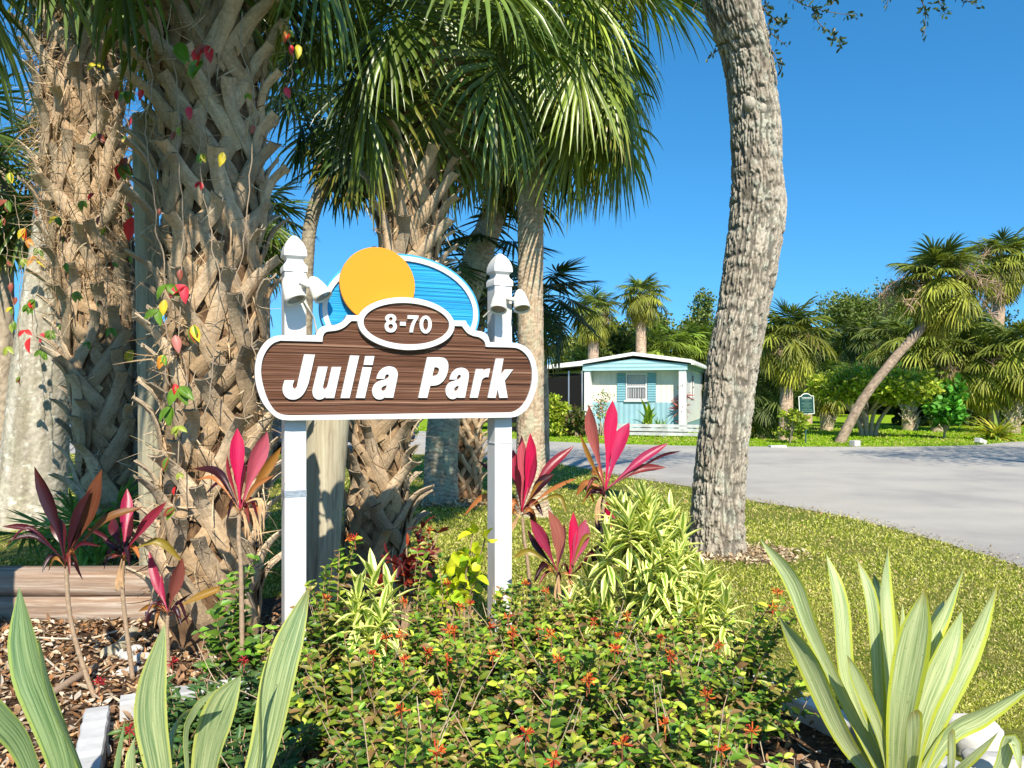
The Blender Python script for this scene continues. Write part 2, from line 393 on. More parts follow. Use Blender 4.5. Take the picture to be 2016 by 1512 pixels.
def tleaf(mb, pts, wpx, Ys, col=(1, 1, 1), prof=None, fold=.3, k=12, nrm=None, twist=0.0):
    """leaf with its midrib through pixel points at depths Ys; wpx = full width in px at widest"""
    Ys = np.broadcast_to(Ys, (len(pts),)) if np.ndim(Ys) == 0 else np.interp(np.linspace(0, 1, len(pts)), np.linspace(0, 1, len(Ys)), Ys)
    w3 = np.array([P(a, b, y) for (a, b), y in zip(pts, Ys)])
    c = catmull(w3, k); d = unit(np.gradient(c, axis=0))
    if nrm is None: nrm = np.array([0.15, -1.0, .35])
    nrm = np.asarray(nrm, float)
    s = unit(np.cross(d, nrm)); nn = np.cross(s, d)
    tw = np.linspace(0, twist, k)[:, None]
    s2 = s * np.cos(tw) + nn * np.sin(tw); n2 = nn * np.cos(tw) - s * np.sin(tw)
    t = np.linspace(0, 1, k)
    if prof is None: prof = [(0, .3), (.25, .62), (.5, 1), (.72, .86), (.9, .38), (1, .02)]
    pr = np.interp(t, [a for a, b in prof], [b for a, b in prof])
    hw = (wpx / 2 * np.mean(Ys) / F * pr)[:, None]
    cols5 = [-1, -.55, 0, .55, 1]
    V = np.stack([c + s2 * hw * f + n2 * hw * fold * abs(f) ** 1.5 for f in cols5], 1)
    q = [(i * 5 + j, i * 5 + j + 1, i * 5 + j + 6, i * 5 + j + 5) for i in range(k - 1) for j in range(4)]
    off = random.random() * 40
    uv = [((f + 1) / 2, tt * 2 + off) for tt in t for f in cols5]
    col = np.asarray(col, float)
    if col.ndim == 2:
        cc = np.array([[np.interp(tt, np.linspace(0, 1, len(col)), col[:, ch]) for ch in range(3)] for tt in t])
        col = np.repeat(cc, 5, 0)
    mb.add(V.reshape(-1, 3), q=q, uv=uv, c=col)

# ------------------------------------------------------------------ palm fronds
def frond(mb, base, az, el, pet, L, S=34, K=6, droop=1.0, bend=.5, col=(.05, .10, .02), rng=RNG, tipc=None, wk=1.0, stiff=.4):
    k = 6; e = np.linspace(el, el - bend, k); ds = pet / (k - 1)
    ca, sa = math.cos(az), math.sin(az)
    dirs = np.stack([np.cos(e) * ca, np.cos(e) * sa, np.sin(e)], 1)
    pts = np.vstack([base, base + np.cumsum(dirs[:-1] * ds, 0)])
    s = np.array([-sa, ca, 0.0])
    pc = np.array(col) * np.array([1.9, 1.7, 1.3])
    mb.tube(pts, np.linspace(.022, .009, k) * wk, 5, c=pc, cap=False)
    e1 = el - bend; tip = pts[-1]
    q = np.linspace(-1, 1, S) + rng.uniform(-.4 / S, .4 / S, S)
    t0 = (1 - np.abs(q)) * .38 * L
    ec = e1 - (t0 / L) * (1.3 * (.35 + .65 * droop))
    f = np.stack([np.cos(ec) * ca, np.cos(ec) * sa, np.sin(ec)], 1)
    nn = np.stack([-np.sin(ec) * ca, -np.sin(ec) * sa, np.cos(ec)], 1)
    b = tip + f * t0[:, None]
    beta = q * R(118); dl = R(22) + rng.normal(0, .07, S)
    d0 = np.cos(beta)[:, None] * f + np.sin(beta)[:, None] * (s * np.cos(dl)[:, None] - np.sign(q)[:, None] * nn * np.sin(dl)[:, None])
    Ls = (L * (1 - .30 * np.abs(q) ** 2) - t0 * .75) * rng.uniform(.9, 1.06, S)
    r = np.linspace(0, 1, K)
    dr = droop * rng.uniform(.75, 1.3, S)
    D = d0[:, None] + np.array([0, 0, -1.0]) * (dr[:, None] * np.clip(r - stiff, 0, 1) ** 1.2 * 2.6)[..., None]
    D = unit(D + rng.normal(0, .035, (S, K, 3)))
    C = b[:, None] + np.cumsum(np.concatenate([np.zeros((S, 1, 3)), D[:, :-1] * (Ls / (K - 1))[:, None, None]], 1), 1)
    side = unit(np.cross(D, nn[:, None])); up = np.cross(side, D)
    ph = rng.normal(0, .35, S)[:, None, None]
    side = side * np.cos(ph) + up * np.sin(ph)
    W = np.interp(r, [0, .3, .6, .85, 1], [.35, 1, .8, .4, .06]) * (L * 2.3 / S * .62 * wk)
    if stiff: W = np.minimum(W, .045 * wk * max(1, 34 / S))
    hw = (W / 2)[None, :, None]
    V = np.stack([C - side * hw + up * hw * .5, C, C + side * hw + up * hw * .5], 2)
    bi = np.arange(S)[:, None] * (K * 3) + np.arange(K - 1)[None] * 3
    o = bi[..., None]
    Q = np.concatenate([o + np.array([0, 1, 4, 3]), o + np.array([1, 2, 5, 4])], 1).reshape(-1, 4)
    cc = np.array(col) * rng.uniform(.55, 1.5, (S, 1))
    cc = np.repeat(cc[:, None], K, 1)
    if tipc is not None:
        m = np.clip((r - .55) / .45, 0, 1)[None, :, None]; cc = cc * (1 - m) + np.array(tipc) * m
    cc = np.repeat(cc[:, :, None], 3, 2)
    mb.add(V.reshape(-1, 3), q=Q, c=cc.reshape(-1, 3))

G1 = (.060, .105, .018); G2 = (.115, .165, .024); G3 = (.16, .20, .025); G4 = (.038, .072, .022); YB = (.30, .24, .04)
def crown(parent, base, n, pet, L, S=34, K=6, elev=(1.45, -1.0), droop=1.0, az0=0.0, seed=1, cols=None, each=True, wk=1.0,
          dead=2, stiff=.4, skip=None, bend=.55, mat=None):
    rng = np.random.default_rng(seed); mb = MB(); mat = mat or M['frond']
    for i in range(n):
        u = (i + .5) / n; az = az0 + i * 2.39996 + rng.normal(0, .12)
        el = elev[0] + (elev[1] - elev[0]) * u ** .85 + rng.normal(0, .08)
        if skip and skip(az, el): continue
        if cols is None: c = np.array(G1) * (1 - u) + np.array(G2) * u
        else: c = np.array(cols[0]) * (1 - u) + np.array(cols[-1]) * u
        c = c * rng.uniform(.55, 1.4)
        tip = None
        if u > .8 and rng.random() < .6: tip = YB
        if each: mb = MB()
        s = rng.uniform(.85, 1.1)
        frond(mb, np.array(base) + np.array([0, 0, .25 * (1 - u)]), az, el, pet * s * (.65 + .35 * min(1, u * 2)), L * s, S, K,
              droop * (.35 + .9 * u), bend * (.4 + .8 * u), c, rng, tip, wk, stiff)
        if each: mb.build('frond', mat, parent)
    if not each: mb.build('crown', mat, parent)
    if dead:
        md = MB()
        for i in range(dead):
            frond(md, np.array(base) - np.array([0, 0, .1]), rng.uniform(0, 6.28), -1.0 + rng.normal(0, .15), pet * .8, L * .8, max(10, S // 2), K,
                  1.3, .6, (.26, .17, .08), rng, (.20, .12, .06), wk * .8, .2)
        md.build('dead_frond', M['litter'], parent)
def stalks(parent, base, n, L, seed=3, c=(.30, .18, .12)):
    rng = np.random.default_rng(seed); mb = MB()
    for i in range(n):
        az = rng.uniform(0, 6.28); e = rng.uniform(-.2, .9); p = np.array(base, float); d = np.array([math.cos(az) * math.cos(e), math.sin(az) * math.cos(e), math.sin(e)])
        pts = [p]
        for j in range(7):
            d = unit(d + np.array([0, 0, -.26])); pts.append(pts[-1] + d * L / 7)
        pts = np.array(pts); mb.tube(pts, np.linspace(.02, .006, 8), 3, c=c, cap=False)
        for j in range(3, 8):
            m = 16
            leaves(mb, np.repeat(pts[j][None], m, 0), rdir(m, -.5, rng), rdir(m, 0, rng), rng.uniform(.2, .5, m) * L / 2, .018, c, .5, 0, (0, .5, 1), (1, .8, .3))
    mb.build('flower_stalks', M['litter'], parent)

# ------------------------------------------------------------------ trunks
def trunk(name, parent, path, rad, mat, m, n, disp, seed=0, flare=0):
    """path: world points, rad at the same points; disp(ang, s, r) -> offset, colour"""
    c = catmull(path, n); rr = np.interp(np.linspace(0, len(rad) - 1, n), np.arange(len(rad)), rad)
    T = unit(np.gradient(c, axis=0)); e1 = np.array([1.0, 0, 0]) - T[:, :1] * T; e1 = unit(e1); e2 = np.cross(T, e1)
    a = np.linspace(0, 2 * PI, m + 1)
    s = np.concatenate([[0], np.cumsum(np.linalg.norm(np.diff(c, axis=0), axis=1))])
    A, S = np.meshgrid(a, s); off, col = disp(A, S, rr[:, None])
    off[:, -1] = off[:, 0]; col[:, -1] = col[:, 0]
    Rr = rr[:, None] + off
    V = c[:, None] + Rr[..., None] * (np.cos(A)[..., None] * e1[:, None] + np.sin(A)[..., None] * e2[:, None])
    i = np.arange(n - 1)[:, None] * (m + 1); j = np.arange(m)[None]
    q = np.stack([i + j, i + j + 1, i + m + 2 + j, i + m + 1 + j], -1).reshape(-1, 4)
    mb = MB(); mb.add(V.reshape(-1, 3), q=q, uv=np.stack([A / (2 * PI), S], -1).reshape(-1, 2), c=col.reshape(-1, 3))
    vt = np.vstack([V[-1], c[-1]]); mb.add(vt, t=[(b, b + 1, m + 1) for b in range(m)], c=col[-1].mean(0))
    return mb.build(name, mat, parent)
def cyl(A, r, k):     # seamless noise coords
    return np.cos(A) * k * r, np.sin(A) * k * r
def mixc(t, a, b):
    t = np.clip(t, 0, 1)[..., None]; return np.array(a) * (1 - t) + np.array(b) * t
def d_oak(seed):
    def f(A, S, r):
        x, y = cyl(A, .26, 1)
        wx = (fbm(x * 9, y * 9, S * 5, 3, seed + 50) - .5) * .05
        n1 = vnoise((x + wx) * 40, (y + wx) * 40, S * 7.5, seed); n2 = vnoise((x + wx) * 62, (y - wx) * 62, S * 15, seed + 9)
        rid = 1 - np.abs(n1 * 2 - 1) * 1.0; rid2 = 1 - np.abs(n2 * 2 - 1)
        crack = np.clip((rid - .66) / .28, 0, 1) * .95 + np.clip((rid2 - .76) / .24, 0, 1) * .5
        crack = np.clip(crack, 0, 1); big = fbm(x * 4, y * 4, S * 2.2, 3, seed + 3) - .5; fine = fbm(x * 60, y * 60, S * 40, 2, seed + 5) - .5
        off = big * .035 - crack * .024 + fine * .008
        g = fbm(x * 5, y * 5, S * 3, 3, seed + 8); lich = np.clip((fbm(x * 12, y * 12, S * 9, 3, seed + 19) - .56) * 8, 0, 1)[..., None] * .55
        c = mixc(g * 1.6 - .3, (.31, .265, .205), (.50, .45, .365)); c = c * (1 - lich) + np.array([.42, .44, .36]) * lich; c = c * (1 + fine[..., None] * .7)
        c = c * (1 - .66 * crack[..., None])
        return off, c
    return f
def d_ring(seed, c0=(.30, .235, .165), c1=(.52, .43, .315), amp=.010, pitch=22.0, moss=0):
    def f(A, S, r):
        x, y = cyl(A, .2, 1)
        wob = fbm(x * 5, y * 5, S * 1.5, 3, seed) * 2.2
        ph = S * pitch + wob * 1.6; fr = ph - np.floor(ph)
        rg = np.clip(1 - np.minimum(fr, 1 - fr) * 5, 0, 1)
        vc = vnoise(x * 55, y * 55, S * 10, seed + 2); vcr = np.clip((1 - np.abs(vc * 2 - 1) - .82) / .18, 0, 1)
        b = fbm(x * 3, y * 3, S * 2, 3, seed + 4) - .5
        off = -rg * amp - vcr * amp * .7 + b * .02 + (fbm(x * 50, y * 50, S * 60, 2, seed + 6) - .5) * .006
        c = mixc(fbm(x * 14, y * 14, S * 20, 3, seed + 7) * 1.8 - .4, c0, c1) * (1 - .4 * np.clip(rg + vcr, 0, 1))[..., None]
        if moss:
            k = np.clip((fbm(x * 10, y * 10, S * 7, 3, seed + 31) - .5) * 7, 0, 1) * moss
            c = c * (1 - k[..., None]) + np.array([.38, .42, .30]) * k[..., None]
        return off, c
    return f
def d_grey(seed):
    def f(A, S, r):
        x, y = cyl(A, .35, 1); b = fbm(x * 3, y * 3, S * 1.2, 3, seed) - .5; f2 = fbm(x * 30, y * 30, S * 26, 3, seed + 3) - .5
        rg = vnoise(x * 4, y * 4, S * 26, seed + 7)
        vl = fbm(x * 16, y * 16, S * 1.5, 3, seed + 12)
        off = b * .06 + f2 * .014 - np.clip(rg - .7, 0, 1) * .02
        c = mixc(vl * 1.8 - .4, (.27, .235, .17), (.50, .46, .38)) * (1 + f2[..., None] * .9)
        k = np.clip((fbm(x * 22, y * 22, S * 22, 2, seed + 41) - .66) * 9, 0, 1)[..., None]
        return off, c * (1 - k) + np.array([.62, .60, .52]) * k
    return f
def d_fibre(seed, c0=(.05, .028, .016), c1=(.27, .16, .08)):
    def f(A, S, r):
        x, y = cyl(A, .25, 1); n = fbm(x * 40, y * 40, S * 14, 3, seed); b = fbm(x * 6, y * 6, S * 6, 3, seed + 2) - .5
        return (n - .5) * .03 + b * .04, mixc(n * 1.6 - .3, c0, c1)
    return f
def d_wood(seed, c0=(.2, .18, .13), c1=(.42, .4, .3)):
    def f(A, S, r):
        x, y = cyl(A, .15, 1); n = fbm(x * 50, y * 50, S * 1.3, 3, seed)
        cr = np.clip((1 - np.abs(vnoise(x * 30, y * 30, S * .8, seed + 4) * 2 - 1) - .88) / .12, 0, 1)
        return (n - .5) * .010 - cr * .014, mixc(n * 2 - .5, c0, c1)
    return f

# leaf bases ("boots"): a petiole stub whose split base clasps the trunk as an inverted V
def strap(mb, pts, wid, thk, nrm, c0, c1, rng, cut=True):
    k = 9; pts = catmull(pts, k); d = unit(np.gradient(pts, axis=0)); nrm = catmull(nrm, k); s = unit(np.cross(d, nrm)); nn = np.cross(s, d)
    t = np.linspace(0, 1, k); w = np.interp(t, np.linspace(0, 1, len(wid)), wid)[:, None] / 2 * rng.uniform(.93, 1.07, (k, 1)); h = np.interp(t, np.linspace(0, 1, len(thk)), thk)[:, None]
    top = [(-1, 0), (-.62, .30), (-.15, .48), (.3, .44), (.7, .24), (1, 0)]; bot = [(.96, -.32), (0, -.05), (-.96, -.32)]
    sk = rng.uniform(-.35, .35) * w[-1]
    V = []
    for a, b in top + bot:
        p = pts + s * w * a + nn * h * b; p[-1] += d[-1] * sk * a * (1 if cut else 0); V.append(p)
    V = np.stack(V, 1); m = 9
    q = [(i * m + j, i * m + (j + 1) % m, (i + 1) * m + (j + 1) % m, (i + 1) * m + j) for i in range(k - 1) for j in range(m)]
    cc = np.repeat(np.array([np.array(c0) * (1 - a) + np.array(c1) * a for a in t]), m, 0) * rng.uniform(.8, 1.15, (k * m, 1))
    mb.add(V.reshape(-1, 3), q=q, c=cc)
    mb.add(np.vstack([V[-1], V[-1].mean(0) - d[-1] * .012]), t=[(j, (j + 1) % m, m) for j in range(m)], c=np.array(c1) * .55)
def boot_mesh(seed, sc):
    rng = np.random.default_rng(seed); mb = MB(); sg = 1 if seed % 2 else -1
    shade = rng.uniform(.6, 1.15); ca = np.array((.48, .34, .20)) * shade; cb = np.array((.53, .44, .32)) * shade; R0 = .26
    def S(x, z, o): x *= sc; return np.array([x, math.sqrt(max(0, R0 * R0 - x * x)) - R0 + o * sc, z * sc])
    ln = rng.uniform(.8, 1.15); out = rng.uniform(.55, 1.35); tip = rng.uniform(.9, 1.1)
    # long leg that becomes the cut petiole
    strap(mb, [S(-sg * .135 * ln, -.12, .004), S(-sg * .05 * ln, .03, .030), S(sg * .035 * ln, .17, .048), S(sg * .085 * ln, .27 * tip, .075 + .03 * out), S(sg * .115 * ln, .335 * tip, .10 + .095 * out)],
          [.088 * sc, .094 * sc, .080 * sc, .070 * sc, .082 * sc], [.030, .034, .036, .034, .026], [[-sg * .35, 1, 0], [-sg * .1, 1, -.1], [sg * .1, 1, -.25], [sg * .2, 1, -.6]], ca, cb, rng)
    # short opposite leg tucked under it
    strap(mb, [S(sg * .150 * ln, -.10, .002), S(sg * .085 * ln, .02, .018), S(sg * .015, .13, .026)], [.082 * sc, .086 * sc, .060 * sc], [.028, .030, .022], [[sg * .35, 1, 0], [sg * .2, 1, 0], [0, 1, 0]], ca * .95, ca, rng)
    if rng.random() < .6:
        for k in range(3):      # torn fibres at the cut end
            p = S(sg * .115 * ln + rng.normal(0, .02), .33 * tip, .10 + .09 * out); mb.tube([p, p + np.array([rng.normal(0, .03), rng.uniform(0, .03), rng.uniform(-.06, .03)])], [.003, .001], 3, c=cb * .8, cap=False)
    return mb
def make_boots(parent, path, rad, z0, z1, rows, around, sc, seed=0, limit=100, light=None):
    rng = np.random.default_rng(seed); path = catmull(path, 60); rad = np.interp(np.linspace(0, len(rad) - 1, 60), np.arange(len(rad)), rad)
    protos = []
    for k in range(9):
        mb = boot_mesh(seed * 10 + k, sc); o = mb.build('leaf_base', M['boot'], None, False); protos.append((o.data, mb)); bpy.data.objects.remove(o)
    spots = []
    for i in range(rows):
        u = (i + .5) / rows; z = z0 + (z1 - z0) * u; j = np.searchsorted(path[:, 2], z); j = min(max(j, 1), 59)
        t = (z - path[j - 1, 2]) / (path[j, 2] - path[j - 1, 2] + 1e-9); c = path[j - 1] * (1 - t) + path[j] * t; r = rad[j]
        T = unit(path[j] - path[j - 1])
        for a in range(around):
            ang = 2 * PI * (a + .5 * (i % 2)) / around + rng.normal(0, .09) - PI / 2
            spots.append((c + np.array([0, 0, rng.normal(0, .012)]), r, ang, T))
    spots.sort(key=lambda s: math.sin(s[2]))       # the camera side first
    rest = MB()
    PW = wmat(parent)
    for k, (c, r, ang, T) in enumerate(spots):
        out = np.array([math.cos(ang), math.sin(ang), 0]); z = T; out = unit(out - z * (out @ z)); x = np.cross(out, z)
        roll = rng.normal(0, .13)
        Mx = Matrix(((x[0], out[0], z[0], c[0] + out[0] * r), (x[1], out[1], z[1], c[1] + out[1] * r), (x[2], out[2], z[2], c[2] + out[2] * r), (0, 0, 0, 1)))
        s = rng.uniform(.88, 1.14)
        Mx = Mx @ Matrix.Rotation(roll, 4, 'Y') @ Matrix.Rotation(rng.normal(0, .08), 4, 'X') @ Matrix.Diagonal((s if rng.random() < .5 else -s, s, s, 1))
        me, mb = protos[rng.integers(9)]
        if k < limit:
            o = bpy.data.objects.new('leaf_base', me); COL.objects.link(o); o.parent = parent
            o.matrix_local = PW.inverted() @ Mx
        else:
            for v, in zip([np.concatenate(mb.v)]):
                rest.add(xf(Mx, v), q=np.concatenate(mb.q), t=np.concatenate(mb.t) if mb.t else None, c=np.concatenate(mb.c))
    if rest.n:
        o = rest.build('leaf_base', M['boot'], parent, False); o['kind'] = 'stuff'

#PART2
# ================================================================== GROUND, ROAD, LAWN
def sheet(name, poly, z, mat, kind='structure'):
    me = bpy.data.meshes.new(name); me.from_pydata([(x, y, z) for x, y in poly], [], [list(range(len(poly)))]); me.update()
    me.materials.append(mat); o = link(name, me); return tag(o, kind=kind)
sheet('ground', [(-600, -300), (600, -300), (600, 900), (-600, 900)], 0, M['lawn'])
near = [G(*p)[:2] for p in [(2300, 1260), (2016, 1120), (1900, 1083), (1750, 1040), (1600, 1006), (1465, 984), (1353, 958), (1235, 940), (1095, 914), (950, 903), (830, 895), (600, 893), (200, 893), (-500, 893)]]
farr = [G(*p)[:2] for p in [(-500, 852), (200, 850), (600, 849), (830, 849), (960, 860), (1095, 870), (1360, 878), (1700, 880), (1850, 878.5), (1930, 876), (2016, 869.5), (2300, 858)]]
near = [tuple(a) for a in catmull(np.array(near), 70)]; farr = [tuple(a) for a in catmull(np.array(farr), 50)]
jr = random.Random(4)
near = [(x + jr.uniform(-.02, .02), y + jr.uniform(-.02, .02)) for x, y in near]
roadpoly = near + [(-30, 19)] + farr + [(40, 30), (40, -10), (12, -10)]
roadpoly = near + farr + [(60, 34), (60, -10), (6.2, -10)]
sheet('road', roadpoly, .006, M['road'])
def inroad(x, y):
    px = np.array([a[0] for a in roadpoly]); py = np.array([a[1] for a in roadpoly]); ins = np.zeros(x.shape, bool); j = len(px) - 1
    for i in range(len(px)):
        c = ((py[i] > y) != (py[j] > y)) & (x < (px[j] - px[i]) * (y - py[i]) / (py[j] - py[i] + 1e-12) + px[i])
        ins ^= c; j = i
    return ins
# soil sheets (kept as separate sheets a few mm apart)
def blob(cx, cy, rx, ry, n=40, seed=1, rot=0):
    rg = np.random.default_rng(seed); out = []
    for i in range(n):
        a = 2 * PI * i / n; k = 1 + .16 * math.sin(3 * a + seed) + .1 * math.sin(7 * a + 2 * seed) + rg.uniform(-.07, .07)
        x, y = rx * k * math.cos(a), ry * k * math.sin(a); out.append((cx + x * math.cos(rot) - y * math.sin(rot), cy + x * math.sin(rot) + y * math.cos(rot)))
    return out
OAK = G(1412, 1085)
sheet('bare_soil', blob(OAK[0] + .15, OAK[1] - .10, .62, .40, seed=5), .004, M['straw'])
PB = G(868, 990); sheet('palm_soil', blob(PB[0] + .1, PB[1] - .1, .85, .45, seed=8), .005, M['straw'])
SO = np.array([-1.16, 4.05, 0]); TH = R(25); SC, SS = math.cos(TH), math.sin(TH)
def SL(u, w, z=0.0):   # sign frame: u along the board, w away from the camera
    return np.array([SO[0] + u * SC - w * SS, SO[1] + u * SS + w * SC, z])
bed = [(-1.9, 3.45), (.80, 4.62), (1.95, 2.1), (1.5, .6), (-1.2, .4), (-1.5, 2.6)]
mulch = [(-6, 5.02), (-2.5, 5.05), (-2.1, 5.3), (-1.2, 5.9), (-.7, 5.2), (-.3, 5.05), (.1, 4.95), (.80, 4.62), (1.95, 2.1), (1.5, .6), (-1.2, .2), (-6, .2)]
mm = np.array(catmull(np.array(mulch + [mulch[0]]), 60))
sheet('mulch_bed', [tuple(p) for p in mm[:-1]], .008, M['mulch'])
def inpoly(x, y, poly):
    ins = np.zeros(x.shape, bool); j = len(poly) - 1
    for i in range(len(poly)):
        (xi, yi), (xj, yj) = poly[i], poly[j]
        ins ^= ((yi > y) != (yj > y)) & (x < (xj - xi) * (y - yi) / (yj - yi + 1e-12) + xi); j = i
    return ins
# grass blades: density falls with distance
def grass(name, n, y0, y1, hpx, wpx, cols, seed, xlim=(-0.72, .72), hmax=.1):
    rg = np.random.default_rng(seed)
    y = 1 / (1 / y1 + (1 / y0 - 1 / y1) * rg.random(n)); x = rg.uniform(xlim[0], xlim[1], n) * y
    ok = ~inroad(x, y) & ~inpoly(x, y, [tuple(p) for p in mm])
    ok &= ((x - OAK[0] - .15) / .66) ** 2 + ((y - OAK[1] + .12) / .44) ** 2 > rg.uniform(.5, 1.3, n)
    ok &= ((x - PB[0] - .1) / .8) ** 2 + ((y - PB[1] + .1) / .42) ** 2 > rg.uniform(.4, 1.2, n)
    pat = fbm(x * 1.2, y * 1.2, 0, 3, 5); ok &= rg.random(n) < np.clip(.45 + (pat - .35) * 2.2, .3, 1)
    x, y, pat = x[ok], y[ok], pat[ok]; n = len(x)
    h = np.minimum(hpx / F * y, hmax) * rg.uniform(.5, 1.25, n); w = wpx / F * y * rg.uniform(.6, 1.3, n)
    p = np.stack([x, y, np.zeros(n)], 1); d = unit(np.stack([rg.normal(0, .85, n), rg.normal(0, .85, n), np.ones(n)], 1))
    c = pick(cols, n, .25, rg) ; dry = (rg.random(n) < np.clip((.55 - pat) * 3, .05, .6))[:, None]
    c = np.where(dry, np.array([.50, .42, .16]) * rg.uniform(.6, 1.2, (n, 1)), c)
    mb = MB(); quadleaf(mb, p, d, rdir(n, 0, rg), h, w, c)
    o = mb.build(name, M['grassb']); tag(o, 'short yellow green lawn grass around the sign bed', 'grass', kind='stuff'); return o
GC = [(.38, .42, .05), (.46, .48, .08), (.56, .54, .14), (.22, .28, .03), (.64, .58, .24)]
grass('lawn_grass', 330000, 3.4, 20, 7.5, 2.3, GC, 1, hmax=.05)
g = grass('far_lawn_grass', 60000, 20.5, 34, 4.2, 2.6, [(.24, .40, .015), (.32, .48, .02), (.18, .32, .012)], 2, hmax=.12)
g['label'] = 'bright green mown lawn across the road'
# leaf litter and mulch chips
def litter(name, n, box, cols, seed, L=(.02, .06), label='', mask=None, up=.01):
    rg = np.random.default_rng(seed); x = rg.uniform(box[0], box[1], n); y = rg.uniform(box[2], box[3], n)
    if mask is not None: k = mask(x, y, rg); x, y = x[k], y[k]
    n = len(x); p = np.stack([x, y, rg.uniform(.008, .02 + up, n)], 1); d = rdir(n, 0, rg); d[:, 2] *= .35; nr = rdir(n, 0, rg) * .45 + np.array([0, 0, 1.0])
    Ls = rg.uniform(*L, n); mb = MB()
    leaves(mb, p, d, nr, Ls, Ls * rg.uniform(.25, .6, n), pick(cols, n, .3, rg), rg.uniform(-.5, .5, n), .2, (0, .35, .7, 1), (.2, 1, .8, .1))
    return tag(mb.build(name, M['litter']), label, 'leaf litter', kind='stuff')
LC = [(.34, .21, .11), (.46, .33, .20), (.24, .14, .08), (.50, .41, .30), (.36, .18, .08), (.16, .09, .05), (.54, .46, .37), (.28, .18, .11)]
litter('leaf_litter', 17000, (-4.6, -1.2, 2.2, 5.1), LC, 3, (.016, .060), 'dry tan leaves and bark chips covering the bed by the timber')
litter('bed_litter', 5000, (-1.6, 1.8, 1.6, 5.0), LC, 4, (.02, .06), 'brown leaf litter under the shrubs in the sign bed', mask=lambda x, y, r: inpoly(x, y, [tuple(p) for p in mm]))
litter('oak_litter', 3200, (OAK[0] - .8, OAK[0] + 1.1, OAK[1] - .75, OAK[1] + .5), [(.5, .4, .26), (.38, .27, .16), (.58, .48, .32)], 5, (.02, .06), 'dry straw and twigs round the foot of the oak',
       mask=lambda x, y, r: ((x - OAK[0] - .15) / .85) ** 2 + ((y - OAK[1] + .12) / .55) ** 2 < r.uniform(.2, .85, len(x)))
litter('palm_litter', 2200, (PB[0] - 1, PB[0] + 1.2, PB[1] - .7, PB[1] + .5), [(.5, .4, .26), (.38, .27, .16), (.58, .48, .32)], 6, (.03, .12), 'dry thatch on the ground under the middle palms',
       mask=lambda x, y, r: ((x - PB[0]) / 1.0) ** 2 + ((y - PB[1]) / .6) ** 2 < r.uniform(.3, 1.1, len(x)))
litter('lawn_litter', 700, (-3, 4.3, 5, 14), [(.5, .33, .18), (.35, .2, .1), (.55, .45, .3)], 7, (.02, .05), 'scattered fallen leaves on the lawn', mask=lambda x, y, r: ~inroad(x, y), up=.03)

_nr = np.array(near)
def edge_mask(x, y, rg):
    dm = np.full(len(x), 9.0)
    for p in _nr[::1]: dm = np.minimum(dm, np.hypot(x - p[0], y - p[1]))
    return dm < rg.uniform(0, .32, len(x))
litter('verge_litter', 60000, (-2, 5, 5.5, 18), [(.34, .27, .17), (.46, .38, .25), (.24, .18, .11), (.3, .3, .1)], 8, (.012, .035), 'sandy grit and dead grass along the near road edge', mask=edge_mask)
# ================================================================== THE SIGN (built in its own frame)
sign = thing('sign', 'white and brown carved park sign with an orange sun disc on two white posts', 'sign', SO, None, TH)
def un(px, py, w):
    """pixel -> (u, z) on the sign plane at local depth w"""
    d = np.array([(px - CX) / F, 1.0, (HY - py) / F]); nrm = np.array([-SS, SC, 0]); o = np.array([0, 0, CH])
    p0 = SL(0, w); t = ((p0 - o) @ nrm) / (d @ nrm); h = o + d * t
    return np.array([(h - SO) @ np.array([SC, SS, 0]), h[2]])
def shape(name, loops, w_front, thick, mat, parent=sign, bevel=.0015, bez=False, pre=None):
    """loops in sign (u,z); extruded from w_front backwards"""
    cu = bpy.data.curves.new('c', 'CURVE'); cu.dimensions = '2D'; cu.fill_mode = 'BOTH'; cu.extrude = thick / 2 - bevel; cu.bevel_depth = bevel; cu.bevel_resolution = 2
    cu.resolution_u = 8
    for lp in loops:
        if bez:
            sp = cu.splines.new('BEZIER'); sp.bezier_points.add(len(lp) - 1)
            for b, (x, y, corner) in zip(sp.bezier_points, lp):
                b.co = (x, y, 0); ht = 'VECTOR' if corner else 'AUTO'; b.handle_left_type = ht; b.handle_right_type = ht
        else:
            sp = cu.splines.new('POLY'); sp.points.add(len(lp) - 1)
            for b, (x, y) in zip(sp.points, lp): b.co = (x, y, 0, 1)
        sp.use_cyclic_u = True
    o = bpy.data.objects.new('c', cu); COL.objects.link(o); dg = bpy.context.evaluated_depsgraph_get(); dg.update()
    me = bpy.data.meshes.new_from_object(o.evaluated_get(dg)); bpy.data.objects.remove(o)
    v = np.zeros(len(me.vertices) * 3, np.float32); me.vertices.foreach_get('co', v); v = v.reshape(-1, 3)
    nv = np.stack([v[:, 0], w_front + thick / 2 - v[:, 2], v[:, 1]], 1); me.vertices.foreach_set('co', nv.ravel().astype(np.float32))
    me.update(); me.materials.clear(); me.materials.append(mat)
    for p in me.polygons: p.use_smooth = False
    return link(name, me, parent, True)
def off(lp, d):
    lp = np.asarray(lp, float); a = np.roll(lp, 1, 0); b = np.roll(lp, -1, 0)
    ar = .5 * np.sum(lp[:, 0] * b[:, 1] - b[:, 0] * lp[:, 1]); sg = 1 if ar > 0 else -1
    t1 = unit(lp - a); t2 = unit(b - lp); n1 = np.stack([-t1[:, 1], t1[:, 0]], 1) * sg; n2 = np.stack([-t2[:, 1], t2[:, 0]], 1) * sg
    m = unit(n1 + n2); return lp + m * (d / np.clip((m * n1).sum(1), .5, 1))[:, None]
def ell(c, rx, rz, n=72, a0=0): return [(c[0] + rx * math.cos(2 * PI * i / n), c[1] + rz * math.sin(2 * PI * i / n)) for i in range(n)]
